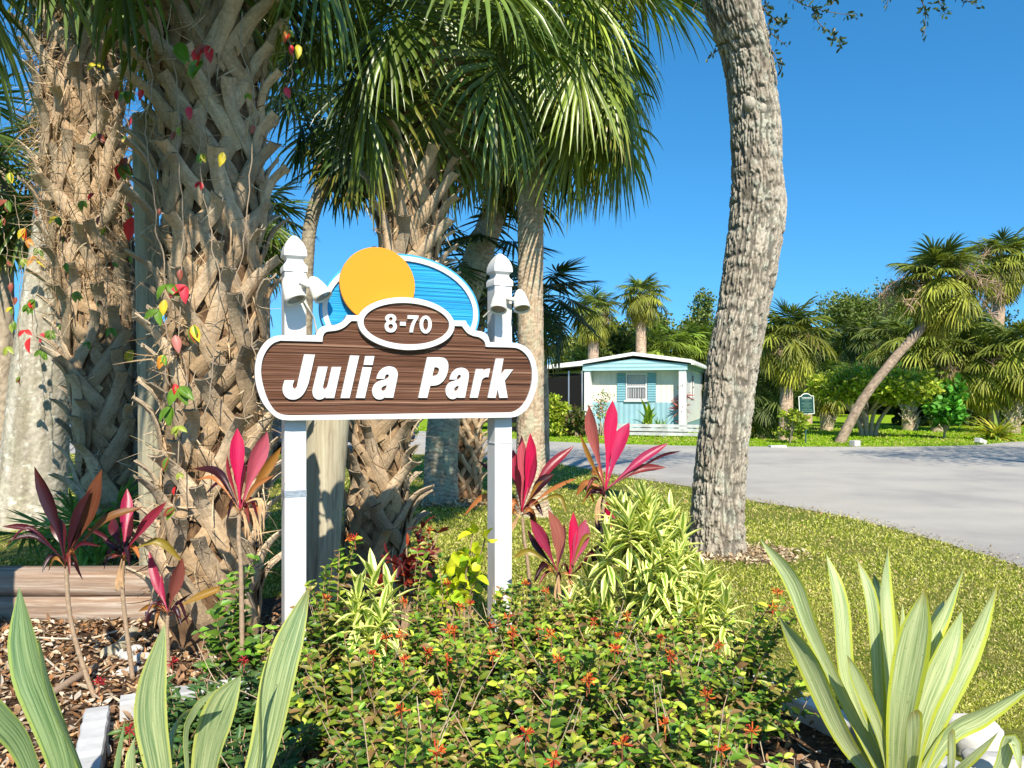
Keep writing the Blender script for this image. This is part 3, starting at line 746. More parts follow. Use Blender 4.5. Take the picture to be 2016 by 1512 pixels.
WF = -.118      # front of the main rim
def smoothpts(segs):
    out = []
    for k, pts in segs:
        pts = np.array(pts, float)
        out += [tuple(p) for p in (catmull(pts, max(8, len(pts) * 4)) if k else pts)]
    return out
outline_px = smoothpts([
    (0, [(623.2, 660.3)]),
    (1, [(624.2, 654), (630.4, 646.5), (639.3, 642), (651.8, 640.7), (662.5, 639.3), (673, 634.5), (680.4, 627.3), (683.4, 620.7)]),
    (0, [(712, 621.6), (893, 631.4), (917, 631.8)]),
    (1, [(919.6, 638), (926.8, 646), (935.7, 650.9), (946.4, 652.7), (954.5, 655.9), (960.5, 662), (964, 673)]),
    (1, [(966, 674.2), (1010, 675.2), (1024, 678), (1036.5, 684.5), (1047, 696), (1054, 713), (1058.3, 738), (1057, 758), (1052, 776), (1043, 797), (1031, 811), (1018, 819), (1005, 821.8)]),
    (0, [(800, 824.3)]),
    (1, [(585, 827.2), (569, 827.3), (551.4, 824.8), (536, 815), (520, 796), (510, 775), (504, 751.4), (502.6, 728), (506.2, 704), (514, 686), (526, 671), (540, 663), (556, 660.3)])])
main = [tuple(un(x, y, WF)) for x, y in outline_px]
inner_px = smoothpts([
    (0, [(634.5, 672.4)]),
    (1, [(635.2, 664), (637.5, 657.5), (643, 653), (652, 651.6), (666, 649.4), (678.6, 643.4), (687.5, 635.4), (692, 631.6)]),
    (0, [(712, 631.8), (893, 641.4), (909.8, 641.8)]),
    (1, [(914.3, 648), (921.4, 655.9), (932, 661), (943, 663.4), (951.8, 669.3), (955.6, 675), (956.8, 682)]),
    (1, [(959, 682.6), (1008, 684), (1020, 686), (1031, 692.5), (1040, 703), (1046, 718), (1048.6, 738), (1046, 762), (1038, 785), (1027, 801), (1014, 810), (1004, 812.4)]),
    (0, [(800, 815)]),
    (1, [(585, 818.4), (569, 818.2), (553, 815.6), (540, 807.5), (528, 789), (519.5, 766), (514.3, 742), (514, 722), (518, 703), (526.5, 687), (538, 675.5), (552, 670.2)])])
inner = [tuple(un(x, y, WF)) for x, y in inner_px]
shape('name_board', [[tuple(p) for p in off(main, .006)]], WF + .013, .030, M['brown'])
shape('board_rim', [main, inner], WF, .022, M['whiterim'])
shape('board_back', [[tuple(p) for p in off(main, .001)]], WF + .0222, .030, M['brownpaint'])
oc = un(801.8, 637.5, WF - .01); kx = (un(896.4, 637.5, WF - .01) - un(707.2, 637.5, WF - .01))[0] / 2; kz = (un(801.8, 586.2, WF - .01) - un(801.8, 688.8, WF - .01))[1] / 2
shape('number_plate', [ell(oc, kx - .004, kz - .004)], WF - .004, .03, M['brown'])
shape('plate_rim', [ell(oc, kx, kz), ell(oc, kx - .0285, kz - .0285)], WF - .016, .028, M['whiterim'])
# blue oval
WB = -.060
bc = un(794.5, 613.5, WB); bx = (un(950.5, 613, WB) - un(638.5, 613, WB))[0] / 2; bz = (un(794, 500, WB) - un(794, 727, WB))[1] / 2
shape('sky_panel', [ell(bc, bx - .02, bz - .02)], WB + .012, .03, M['blue'])
shape('sky_panel_rim', [ell(bc, bx - .011, bz - .011), ell(bc, bx - .036, bz - .036)], WB, .02, M['whiterim'])
shape('sky_panel_edge', [ell(bc, bx, bz), ell(bc, bx - .0112, bz - .0112)], WB + .003, .045, M['bluepaint'])
dc = un(744.6, 560.6, -.092); dx = (un(817.8, 560, -.092) - un(671.4, 560, -.092))[0] / 2; dz = (un(744, 487.3, -.092) - un(744, 634, -.092))[1] / 2
shape('sun_disc', [ell(dc, dx, dz, 96)], -.092, .012, M['orange'], bevel=.002)
shape('sun_disc_edge', [ell(dc, dx - .001, dz - .001, 96)], -.0798, .020, M['orange_edge'])
def letter(name, off_, sc, loops, w, th=.012, m='whiterim'):
    o2 = []
    for lp in loops:
        if lp[0] == 'e':
            _, cx_, cy_, rx_, ry_ = lp; pts = [(cx_ + rx_ * math.cos(2 * PI * i / 12), cy_ + ry_ * math.sin(2 * PI * i / 12), 0) for i in range(12)]
        else: pts = lp
        o2.append([(*un(off_[0] + x / sc, off_[1] + y / sc, w), c) for x, y, c in pts])
    return shape(name, o2, w, th, M[m], bez=True, bevel=.001)
JO, PO, NO = (540, 680), (810, 680), (740, 600)
LW = WF + .001
letter('letter_j', JO, 8.064, [[(478, 145, 1), (643, 150, 1), (545, 590, 1), (510, 680, 0), (455, 775, 0), (380, 838, 0), (290, 858, 0), (205, 832, 0), (152, 770, 0), (136, 690, 0), (148, 625, 0), (168, 557, 1), (315, 557, 1), (292, 655, 0), (318, 692, 0), (355, 672, 0), (375, 600, 1)]], LW)
letter('letter_u', JO, 8.064, [[(700, 340, 1), (845, 340, 1), (775, 640, 1), (774, 675, 0), (798, 695, 0), (832, 678, 0), (855, 620, 1), (918, 345, 1), (1060, 345, 1), (950, 835, 1), (818, 835, 1), (825, 800, 1), (780, 838, 0), (710, 858, 0), (645, 832, 0), (612, 760, 0), (615, 690, 1)]], LW)
letter('letter_l', JO, 8.064, [[(1208, 163, 1), (1347, 167, 1), (1195, 835, 1), (1057, 835, 1)]], LW)
letter('letter_i', JO, 8.064, [[(1408, 347, 1), (1547, 352, 1), (1437, 835, 1), (1300, 833, 1)], [(1448, 172, 1), (1588, 172, 1), (1560, 310, 1), (1423, 307, 1)]], LW)
letter('letter_a', JO, 8.064, [[(1627, 528, 1), (1648, 460, 0), (1700, 388, 0), (1775, 344, 0), (1850, 338, 0), (1928, 372, 0), (1958, 440, 0), (1948, 545, 1), (1888, 830, 1), (1760, 830, 1), (1763, 812, 1), (1715, 848, 0), (1650, 855, 0), (1590, 820, 0), (1560, 745, 0), (1570, 670, 0), (1612, 605, 0), (1690, 562, 0), (1765, 540, 0), (1813, 512, 0), (1824, 475, 0), (1800, 457, 0), (1768, 472, 0), (1750, 528, 1)],
    [(1790, 628, 1), (1777, 690, 0), (1745, 722, 0), (1710, 718, 0), (1698, 690, 0), (1715, 660, 0), (1750, 640, 0)]], LW)
letter('letter_p', PO, 8.064, [[(255, 190, 1), (440, 190, 1), (530, 208, 0), (575, 265, 0), (585, 340, 0), (572, 430, 0), (535, 520, 0), (475, 592, 0), (400, 630, 0), (300, 638, 1), (250, 832, 1), (115, 830, 1)],
    [(365, 345, 1), (400, 345, 1), (436, 365, 0), (442, 405, 0), (420, 462, 0), (375, 484, 0), (330, 485, 1)]], LW)
letter('letter_a', PO, 8.064, [[(610, 540, 1), (635, 465, 0), (690, 395, 0), (760, 361, 0), (830, 362, 0), (890, 398, 0), (911, 460, 0), (902, 560, 1), (850, 830, 1), (735, 830, 1), (738, 808, 1), (692, 843, 0), (630, 848, 0), (575, 810, 0), (548, 740, 0), (560, 660, 0), (600, 602, 0), (680, 565, 0), (740, 545, 0), (783, 515, 0), (788, 480, 0), (765, 465, 0), (735, 480, 0), (718, 540, 1)],
    [(757, 635, 1), (747, 690, 0), (715, 725, 0), (690, 722, 0), (677, 700, 0), (695, 665, 0), (725, 645, 0)]], LW)
letter('letter_r', PO, 8.064, [[(1030, 378, 1), (1142, 378, 1), (1138, 412, 1), (1185, 380, 0), (1250, 370, 1), (1222, 502, 1), (1165, 508, 0), (1122, 545, 0), (1105, 600, 1), (1052, 830, 1), (933, 830, 1)]], LW)
letter('letter_k', PO, 8.064, [[(1345, 212, 1), (1462, 212, 1), (1413, 485, 1), (1490, 385, 1), (1613, 385, 1), (1480, 560, 1), (1528, 830, 1), (1400, 832, 1), (1370, 685, 1), (1337, 832, 1), (1218, 830, 1)]], LW)
NW = WF - .015
letter('digit_eight', NO, 16.8, [[(495, 310, 0), (610, 345, 0), (672, 440, 0), (655, 520, 0), (615, 570, 1), (670, 625, 0), (692, 720, 0), (660, 825, 0), (590, 890, 0), (495, 910, 0), (400, 890, 0), (330, 825, 0), (300, 720, 0), (320, 630, 0), (375, 562, 1), (330, 505, 0), (318, 430, 0), (375, 345, 0)], ('e', 497, 470, 68, 66), ('e', 495, 715, 85, 84)], NW, .010)
letter('dash', NO, 16.8, [[(805, 568, 1), (990, 570, 1), (985, 690, 1), (805, 685, 1)]], NW, .010)
letter('digit_seven', NO, 16.8, [[(1060, 350, 1), (1413, 362, 1), (1400, 440, 1), (1318, 570, 0), (1255, 740, 0), (1225, 910, 1), (1120, 908, 1), (1140, 770, 0), (1195, 610, 0), (1275, 465, 1), (1055, 460, 1)]], NW, .010)
letter('digit_zero', NO, 16.8, [('e', 1652, 655, 196, 292), ('e', 1652, 650, 90, 192)], NW, .010)
def sqloft(mb, cx, cy, prof, c=None):
    V = []
    for z, h in prof: V += [(cx - h, cy - h, z), (cx + h, cy - h, z), (cx + h, cy + h, z), (cx - h, cy + h, z)]
    q = [(i * 4 + j, i * 4 + (j + 1) % 4, i * 4 + 4 + (j + 1) % 4, i * 4 + 4 + j) for i in range(len(prof) - 1) for j in range(4)]
    q.append((len(V) - 4, len(V) - 3, len(V) - 2, len(V) - 1)); mb.add(V, q=q, c=c)
UR = ((993 - CX) / F * 4.53 + 1.16) ; UR = 1.198
H = .055
for u, ztop in ((0, un(580, 534, -H)[1]), (UR, un(992, 562, -H)[1])):
    mb = MB(); sqloft(mb, u, 0, [(-.2, H - .002), (-.2, H), (ztop, H)]); p = mb.build('post', M['white'], sign, False, True)
    mb = MB(); s = 1.0 * (.205 / .205)
    sqloft(mb, u, 0, [(ztop - .001, .0), (ztop - .001, H + .006), (ztop + .028, H + .006), (ztop + .036, H + .001), (ztop + .044, H - .006), (ztop + .052, H - .011), (ztop + .062, H - .013), (ztop + .070, H - .010), (ztop + .078, H - .002), (ztop + .082, H + .004),
                      (ztop + .086, H + .005), (ztop + .115, H + .002), (ztop + .138, H - .005), (ztop + .160, H - .016), (ztop + .178, H - .029), (ztop + .190, H - .040), (ztop + .196, H - .048), (ztop + .198, H - .053)])
    o = mb.build('post_cap', M['white'], p, True, True)
    bm_ = o.modifiers.new('e', 'EDGE_SPLIT'); bm_.split_angle = R(35)
mb = MB(); zt = un(582, 972, -H)[1]; mb.box(-H - .002, -H - .002, zt - .018, H + .002, H + .002, zt + .018); mb.build('foil_tape', M['tape'], sign, False, True)
mb = MB(); zt = un(990, 872, -H)[1]; mb.box(UR - H - .003, -H - .003, zt - .003, UR + H + .003, H + .003, zt + .003); mb.build('wire_tie', M['whiterim'], sign, False, True)

# floodlights on the posts
def lathe(mb, base, axis, prof, m=24, c=None):
    axis = unit(np.array(axis, float)); e1 = unit(np.cross(axis, [0.3, 1, .2])); e2 = np.cross(axis, e1); a = np.linspace(0, 2 * PI, m, endpoint=False)
    V = np.concatenate([np.array(base) + axis * z + r * (np.cos(a)[:, None] * e1 + np.sin(a)[:, None] * e2) for z, r in prof])
    q = [(i * m + j, i * m + (j + 1) % m, (i + 1) * m + (j + 1) % m, (i + 1) * m + j) for i in range(len(prof) - 1) for j in range(m)]
    mb.add(V, q=q, c=c)
def to3(px, py, w): u, z = un(px, py, w); return np.array([u, w, z])
def flood(label, plate, heads, cable):
    pl = to3(*plate, -H - .02); wpos = SL(pl[0], pl[1], pl[2])
    t = thing('flood_light', label, 'flood light', SL(pl[0], -H, pl[2]), 'twin floodlights on the sign posts')
    FM = Matrix(((SC, -SS, 0, SO[0]), (SS, SC, 0, SO[1]), (0, 0, 1, 0), (0, 0, 0, 1)))
    def W(v): return xf(FM, np.atleast_2d(v))[0]
    def D(v): return np.array([v[0] * SC - v[1] * SS, v[0] * SS + v[1] * SC, v[2]])
    mb = MB(); lathe(mb, W(pl + [0, .022, 0]), D([0, -1, 0]), [(0, .0), (0, .052), (.012, .052), (.022, .046), (.030, .030), (.034, .0)]); mb.build('mounting_plate', M['cream'], t)
    mb = MB(); mb.box(-.012, -.01, .03, .012, .012, .062); v = mb.v[0]; mb.v[0] = np.array([W(pl + a + [0, .012, 0]) for a in v]); mb.build('mounting_lug', M['cream'], t)
    for (tx, ty, tw), (bx_, by, bw), rr in heads:
        a = to3(tx, ty, tw); b = to3(bx_, by, bw); ax = b - a; Ln = np.linalg.norm(ax); ax /= Ln
        mb = MB(); k = Ln
        lathe(mb, W(a), D(ax), [(0, 0), (.004, .010), (.012, .020), (k * .2, rr * .62), (k * .4, rr * .80), (k * .6, rr * .92), (k * .82, rr * .99), (k * .825, rr * 1.03), (k, rr * 1.05), (k, rr * .93), (k * .93, rr * .88)], 28)
        h = mb.build('lamp_head', M['cream'], t)
        mb = MB(); lathe(mb, W(a + ax * k * .93), D(ax), [(0, 0), (0, rr * .885)], 28); mb.build('lens', M['lens'], h)
        mb = MB(); j = a + ax * k * .45; mb.tube([W(pl + [0, -.005, -.005]), W((pl + j) / 2 + [0, 0, -.012]), W(j + [0, rr * .5, 0])], .013, 10); mb.build('knuckle', M['cream'], t)
    mb = MB(); mb.tube(catmull([W(to3(x, y, w_)) for x, y, w_ in cable], 14), .0055, 8); mb.build('cable', M['cream'], t)
flood('cream twin-head floodlight on the left post, beside the tall palm', (588, 552), [((563, 544, -.11), (583, 592, -.165), .052), ((611, 545, -.075), (637, 586, -.125), .049)], [(595, 585, -.07), (607, 606, -.075), (618, 628, -.03), (624, 655, 0)])
flood('cream twin-head floodlight with open lenses on the right post', (990, 583), [((984, 572, -.12), (981, 611, -.175), .047), ((1022, 570, -.09), (1028, 609, -.15), .047)], [(975, 606, -.08), (962, 615, -.02), (952, 624, .02)])
# ================================================================== NEAR TREES
def world(path): return np.array([P(a, b, c) for a, b, c in path])
def wid(path_w, path): return [w / 2 * c / F for w, (a, b, c) in zip(path_w, path)]

def fibre(parent, path, rad, z0, z1, n, seed, L=(.06, .22), c=((.42, .30, .18), (.30, .20, .11), (.52, .42, .28))):
    rg = np.random.default_rng(seed); path = catmull(path, 60); rad = np.interp(np.linspace(0, len(rad) - 1, 60), np.arange(len(rad)), rad)
    z = rg.uniform(z0, z1, n); j = np.clip(np.searchsorted(path[:, 2], z), 1, 59); a_ = rg.uniform(-PI, .2, n); o = np.stack([np.cos(a_), np.sin(a_), 0 * a_], 1)
    p = path[j] * [1, 1, 0] + z[:, None] * [0, 0, 1] + o * (rad[j] + rg.uniform(.01, .09, n))[:, None]; d = unit(rdir(n, -.5, rg) + o * .3); Ls = rg.uniform(*L, n)
    mb = MB(); leaves(mb, p, d, rdir(n, 0, rg), Ls, rg.uniform(.003, .010, n), pick(c, n, .3, rg), rg.uniform(-1.3, 1.3, n), .1, (0, .25, .5, .75, 1), (.6, 1, .9, .6, .2)); mb.build('loose_fibre', M['litter'], parent)
# A: tall booted palm behind the left end of the sign
YA = 4.65
pA = [(418, 1300, YA), (412, 1100, YA), (420, 900, YA), (425, 700, YA), (422, 450, YA), (412, 200, YA), (405, -60, YA), (405, -250, YA)]; wA = [180, 172, 165, 160, 165, 175, 195, 160]
tA = thing('sabal_palm', 'thick palm with crossed leaf bases behind the left end of the sign', 'palm tree', G(418, 775 + 1500 * 1.5 / YA), 'palms standing behind the sign')
pw = world(pA); pw[0][2] = -.1
trunk('trunk', tA, pw, wid(wA, pA), M['palmbark'], 72, 260, d_fibre(1))
make_boots(tA, pw, wid(wA, pA), .10, 4.2, 27, 6, 1.08, 1)
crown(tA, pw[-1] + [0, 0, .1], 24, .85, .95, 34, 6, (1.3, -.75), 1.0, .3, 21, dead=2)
fibre(tA, pw, wid(wA, pA), .3, 4.2, 900, 1); rgA = np.random.default_rng(77)
for i in range(30):  # extra fronds above the view, added to shade the upper trunk
    mb = MB(); frond(mb, pw[-1] + [0, 0, .05], -PI / 2 - .22 + (i - 14.5) * .04 + rgA.normal(0, .03), rgA.uniform(-.02, .4), rgA.uniform(.8, 1.75), 1.15, 26, 6, .35, .25, G1, rgA); mb.build('frond', M['frond'], tA)
# B
YB_ = 7.0
pB = [(225, 1096, YB_), (222, 900, YB_), (205, 700, YB_), (182, 500, YB_), (165, 300, YB_), (165, 100, YB_), (180, -100, YB_), (190, -260, YB_)]; wB = [105, 108, 112, 130, 132, 130, 130, 120]
tB = thing('sabal_palm', 'leaning palm with ragged leaf bases between the grey trunk and the timber pole', 'palm tree', G(225, 1096), 'palms standing behind the sign')
pw = world(pB); pw[0][2] = -.1
trunk('trunk', tB, pw, wid(wB, pB), M['palmbark'], 60, 260, d_fibre(2, (.08, .05, .03), (.42, .29, .17)))
make_boots(tB, pw, wid(wB, pB), .15, 5.4, 27, 6, 1.25, 2)
fibre(tB, pw, wid(wB, pB), .3, 2.4, 400, 2); fibre(tB, pw, wid(wB, pB), 2.4, 5.4, 2200, 3, (.08, .3))
crown(tB, pw[-1], 26, 1.0, 1.1, 26, 5, (1.2, -.9), 1.0, .9, 22, dead=6)
# H
YH = 6.05
pH = [(738, 1146, YH), (743, 1000, YH), (752, 850, YH), (775, 650, YH), (806, 480, YH), (822, 350, YH), (838, 220, YH), (846, 120, YH)]; wH = [118, 100, 92, 95, 102, 100, 96, 80]
tH = thing('sabal_palm', 'palm with split leaf bases rising behind the orange disc of the sign', 'palm tree', G(738, 1146), 'palms standing behind the sign')
pw = world(pH); pw[0][2] = -.1
trunk('trunk', tH, pw, wid(wH, pH), M['palmbark'], 56, 220, d_fibre(3, (.08, .05, .025), (.44, .30, .17)))
make_boots(tH, pw, wid(wH, pH), .12, 3.85, 24, 5, 1.05, 3)
fibre(tH, pw, wid(wH, pH), .3, 3.8, 500, 4)
crown(tH, pw[-1] + [0, 0, .3], 30, .75, 1.05, 40, 7, (1.3, -.7), 1.15, .5, 23, dead=1, stiff=.35)
# K: straight ringed palm right of the sign, big wind-blown crown
YK = 9.4
pK = [(1050, 1018, YK), (1047, 980, YK), (1045, 850, YK), (1044, 600, YK), (1045, 400, YK), (1046, 200, YK), (1046, 60, YK), (1046, -20, YK)]; wK = [84, 64, 55, 51, 51, 52, 54, 52]
tK = thing('sabal_palm', 'straight ringed palm right of the sign carrying the largest drooping green crown', 'palm tree', G(1050, 1018), 'palms standing behind the sign')
pw = world(pK); pw[0][2] = -.05
trunk('trunk', tK, pw, wid(wK, pK), M['palmbark'], 80, 520, d_ring(5, (.40, .29, .19), (.66, .53, .38), .010, 20.0, .5))
kw = pw[-1] + np.array([.10, 0, -.15])
for i in range(12):
    mb = MB(); rgK = np.random.default_rng(900 + i); frond(mb, kw + [.05, -.05, -.15], [-.9, -.55, -.3, -.1, .1, .3, -1.3, .6, -.75, -.45, -.2, -1.1][i], -.35 - .09 * (i % 6), 1.15 + .08 * (i % 4), 1.5, 46, 7, .95, .5, (.20, .27, .04), rgK, YB if i % 5 == 0 else None); mb.build('frond', M['frond'], tK)
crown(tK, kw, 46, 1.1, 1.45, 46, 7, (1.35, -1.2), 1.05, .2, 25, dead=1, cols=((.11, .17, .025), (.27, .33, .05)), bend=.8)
# I: smooth leaning palm
pI = [(868, 992, 10.4), (868, 930, 10.4), (872, 850, 10.4), (890, 700, 10.4), (930, 540, 10.4), (965, 440, 10.4), (985, 350, 10.4), (1000, 260, 10.4), (1008, 190, 10.4)]; wI = [72, 66, 64, 62, 56, 50, 46, 46, 40]
tI = thing('sabal_palm', 'smooth curved palm leaning right between the sign posts', 'palm tree', G(868, 992), 'palms standing behind the sign')
pw = world(pI); pw[0][2] = -.05
trunk('trunk', tI, pw, wid(wI, pI), M['palmbark'], 72, 420, d_ring(6, (.27, .24, .17), (.50, .46, .36), .009, 17.0, .8))
crown(tI, pw[-1], 26, 1.0, 1.15, 28, 6, (1.2, -1.05), 1.3, .1, 26, dead=1)
# J: short booted palm behind it
pJ = [(918, 984, 10.8), (920, 900, 10.8), (922, 820, 10.8), (922, 700, 10.8), (926, 600, 10.8), (930, 520, 10.8)]; wJ = [56, 48, 44, 42, 44, 40]
tJ = thing('sabal_palm', 'short booted palm with small dark fans, behind the right end of the blue oval', 'palm tree', G(918, 984), 'palms standing behind the sign')
pw = world(pJ); pw[0][2] = -.05
trunk('trunk', tJ, pw, wid(wJ, pJ), M['palmbark'], 40, 160, d_fibre(7))
make_boots(tJ, pw, wid(wJ, pJ), .1, 3.2, 24, 6, .72, 4)
crown(tJ, pw[-1], 20, .65, .75, 24, 5, (1.2, -.9), .5, .7, 27, dead=0, cols=(G4, G1), stiff=.55)
# L: dark fans to the right of K
pL = [(1068, 940, 12.5), (1066, 800, 12.5), (1062, 640, 12.5)]
tL = thing('sabal_palm', 'low dark green palm half hidden behind the straight ringed palm', 'palm tree', G(1068, 955), 'palms standing behind the sign')
pw = world(pL); pw[0][2] = 0
trunk('trunk', tL, pw, [.13, .12, .12], M['palmbark'], 30, 60, d_ring(8))
crown(tL, pw[-1] + [.03, 0, .3], 24, .50, .75, 26, 5, (1.1, -.8), .45, .2, 28, dead=0, cols=(G4, G1), stiff=.55)
# Q: thin curved palm behind the left post
pQ = [(596, 960, 12), (597, 800, 12), (601, 650, 12), (604, 520, 12), (614, 430, 12), (636, 370, 12), (662, 320, 12), (682, 260, 12), (690, 200, 12)]
tQ = thing('sabal_palm', 'slender curving palm trunk seen just right of the left post cap', 'palm tree', G(596, 963), 'palms standing behind the sign')
pw = world(pQ); pw[0][2] = 0
trunk('trunk', tQ, pw, wid([34, 30, 28, 27, 27, 28, 29, 29, 26], pQ), M['palmbark'], 40, 300, d_ring(9, (.24, .20, .14), (.46, .40, .30), .008, 15))
crown(tQ, pw[-1], 30, .9, 1.15, 26, 5, (1.2, -1.15), 1.2, .2, 29, dead=2, cols=(G4, G1))
# small palm behind A (its fans show at the right edge of A) and crown off frame at top left
tS = thing('sabal_palm', 'small palm whose fans show between the tall left palm and the left post', 'palm tree', G(520, 960), 'palms standing behind the sign')
pw = world([(520, 960, 12.1), (515, 700, 12.1), (512, 500, 12.1)]); pw[0][2] = 0
trunk('trunk', tS, pw, [.15, .14, .14], M['palmbark'], 24, 60, d_ring(12))
crown(tS, pw[-1] + [0, 0, .4], 22, .4, .75, 24, 5, (1.2, -.9), .6, .1, 30, dead=1, cols=(G1, G2))
tZ = thing('sabal_palm', 'palm whose pale green fronds hang in at the top left corner', 'palm tree', (-3.1, 3.4, 0), 'palms standing behind the sign')
pw = np.array([(-3.1, 3.4, -.1), (-3.13, 3.4, 2), (-3.1, 3.4, 3.75)])
trunk('trunk', tZ, pw, [.2, .18, .18], M['palmbark'], 40, 100, d_ring(13))
crown(tZ, pw[-1] + [0, 0, .1], 28, .6, .85, 34, 6, (.75, -.6), 1.2, .6, 31, dead=1, cols=((.16, .24, .04), (.34, .42, .09)))
tY = thing('sabal_palm', 'shaded palm with hanging fans at the left edge, above the grey trunk', 'palm tree', P(10, 985, 10.7) * [1, 1, 0], 'palms standing behind the sign')
pw = world([(10, 985, 10.7), (5, 700, 10.7), (0, 330, 10.7)]); pw[0][2] = 0
trunk('trunk', tY, pw, [.17, .15, .15], M['palmbark'], 30, 120, d_ring(14))
crown(tY, pw[-1], 30, .8, 1.0, 26, 5, (1.2, -1.2), 1.0, .3, 32, dead=4)

# D: grey smooth trunk
pD = [(58, 1034, 8.7), (62, 980, 8.7), (72, 850, 8.7), (85, 700, 8.7), (97, 600, 8.7), (108, 500, 8.7), (118, 380, 8.9), (130, 200, 9.3), (140, 0, 9.8), (140, -200, 10)]; wD = [150, 126, 112, 102, 96, 88, 84, 74, 60, 50]
tD = thing('grey_tree', 'smooth pale grey tree trunk at the left edge of the picture', 'tree', G(58, 1034))
pw = world(pD); pw[0][2] = -.1
trunk('trunk', tD, pw, wid(wD, pD), M['greybark'], 110, 420, d_grey(4))
def crownleaf(name, parent, lobes, n, size, cols, seed, mat='leaf', up=.4, clump=14, asp=.5, spread=.16):
    """leaves in clumps spread through ellipsoid lobes (cx,cy,cz,rx,ry,rz)"""
    rg = np.random.default_rng(seed); mb = MB(); vol = np.array([l[3] * l[4] * l[5] for l in lobes]); vol = vol / vol.sum()
    nc = max(1, n // clump); li = rg.choice(len(lobes), nc, p=vol); L = np.array(lobes)[li]
    u = unit(rg.normal(size=(nc, 3))) * (rg.random((nc, 1)) ** .38); cc = L[:, :3] + u * L[:, 3:6] * rg.uniform(.8, 1.15, (nc, 1))
    sc = L[:, 3:6].mean(1)[:, None]
    p = np.repeat(cc, clump, 0) + rg.normal(size=(nc * clump, 3)) * np.repeat(sc * spread, clump, 0) * [1, 1, .6]
    m = len(p); tone = np.repeat(rg.uniform(.55, 1.45, (nc, 1)), clump, 0)
    d = unit(rdir(m, .1, rg) + np.repeat(u, clump, 0) * .6); nr = unit(rdir(m, up, rg))
    s = size * rg.uniform(.6, 1.35, m)
    quadleaf(mb, p, d, nr, s, s * asp, pick(cols, m, .2, rg) * tone)
    return mb.build(name, M[mat], parent)
OAKC = [(.045, .085, .015), (.07, .12, .02), (.10, .14, .03)]
crownleaf('crown', tD, [(-6.0, 10, 8.2, 2.2, 1.6, 1.2), (-4.2, 10.5, 8.6, 1.6, 1.5, 1.1)], 5000, .10, OAKC, 3)
# M: live oak
pM = [(1412, 1086, 7.26), (1411, 1060, 7.26), (1412, 1000, 7.26), (1420, 900, 7.26), (1433, 800, 7.26), (1445, 700, 7.28), (1465, 600, 7.3), (1482, 500, 7.32), (1492, 400, 7.32), (1488, 300, 7.3), (1483, 200, 7.25), (1468, 100, 7.15), (1437, 0, 7.0), (1415, -100, 6.9), (1400, -260, 6.9)]
wM = [126, 108, 104, 102, 101, 98, 101, 104, 108, 96, 96, 96, 108, 100, 90]
tM = thing('live_oak', 'live oak with rough grey furrowed bark standing on the lawn right of the sign', 'tree', G(1412, 1086))
pw = world(pM); pw[0][2] = -.06
trunk('trunk', tM, pw, wid(wM, pM), M['oak'], 230, 780, d_oak(2))
# knots on the trunk
def knot(c, r, seed):
    rg = np.random.default_rng(seed); m, n = 28, 14; th = np.linspace(0, 2 * PI, m, endpoint=False); ph = np.linspace(0, PI, n)
    A, B = np.meshgrid(th, ph); k = 1 + .35 * (fbm(np.cos(A) * 2.5, np.sin(A) * 2.5, B * 2 + seed, 3) - .5) - .14 * (1 - np.abs(vnoise(np.cos(A) * 5, np.sin(A) * 5, B * 4, seed) * 2 - 1))
    V = np.stack([np.sin(B) * np.cos(A) * k, np.sin(B) * np.sin(A) * k, np.cos(B) * k * 1.2], -1) * r + c
    q = [(i * m + j, i * m + (j + 1) % m, (i + 1) * m + (j + 1) % m, (i + 1) * m + j) for i in range(n - 1) for j in range(m)]
    mb = MB(); mb.add(V.reshape(-1, 3), q=q, c=(mixc(fbm(A * 3, B * 6, 0, 3, seed), (.26, .23, .18), (.50, .46, .38))).reshape(-1, 3)); mb.build('knot', M['oak'], tM)
knot(P(1515, 395, 7.25), .15, 1); knot(P(1476, 205, 7.07), .065, 2); knot(P(1500, 215, 7.07), .05, 3); knot(P(1520, 425, 7.3), .12, 5)
lob = [(3.2, 9.3, 8.4, 1.7, 1.5, .8), (2.2, 10.2, 8.9, 1.5, 1.3, .7), (4.4, 8.6, 8.3, 1.6, 1.3, .7), (1.8, 7.6, 7.6, .9, .8, .5), (2.9, 6.9, 7.0, 1.0, .7, .4), (4.6, 10.6, 9.0, 1.5, 1.3, .7), (5.6, 9.2, 8.6, 1.3, 1.3, .7)]
crownleaf('crown', tM, lob, 11000, .085, OAKC, 4, spread=.2)
mb = MB(); top = pw[-1]
for i, l in enumerate(lob):
    mb.tube(catmull([top - [0, 0, .6], (top + np.array(l[:3])) / 2 + [0, 0, .35], np.array(l[:3])], 12), np.linspace(.16, .03, 12), 10, c=(.34, .30, .24))
mb.build('limb', M['oak'], tM)
def twig(parent, pts, nl, size, cols, seed, name='leafy_twig', r=.006, tri=5):
    rg = np.random.default_rng(seed); mb = MB(); c = catmull(np.array([P(*p) for p in pts]), 16); mb.tube(c, np.linspace(r, r * .4, 16), 5, c=(.16, .13, .10), cap=False)
    u = rg.random(nl) * .97 + .03; i = np.clip((u * 15).astype(int), 0, 14); f = (u * 15 - i)[:, None]; base = c[i] * (1 - f) + c[i + 1] * f
    base = base + rg.normal(0, .018, (nl, 3)); T = unit(c[i + 1] - c[i]); d = unit(T * .5 + rdir(nl, -.1, rg)); s = size * rg.uniform(.6, 1.25, nl)
    leaves(mb, base, d, rdir(nl, .5, rg), s, s * .42, pick(cols, nl, .2, rg), .15, .15, (0, .35, .75, 1), (.3, 1, .9, .1))
    return mb.build(name, M['leaf'], parent)
TW = [(.030, .055, .015), (.05, .085, .02), (.075, .11, .03)]
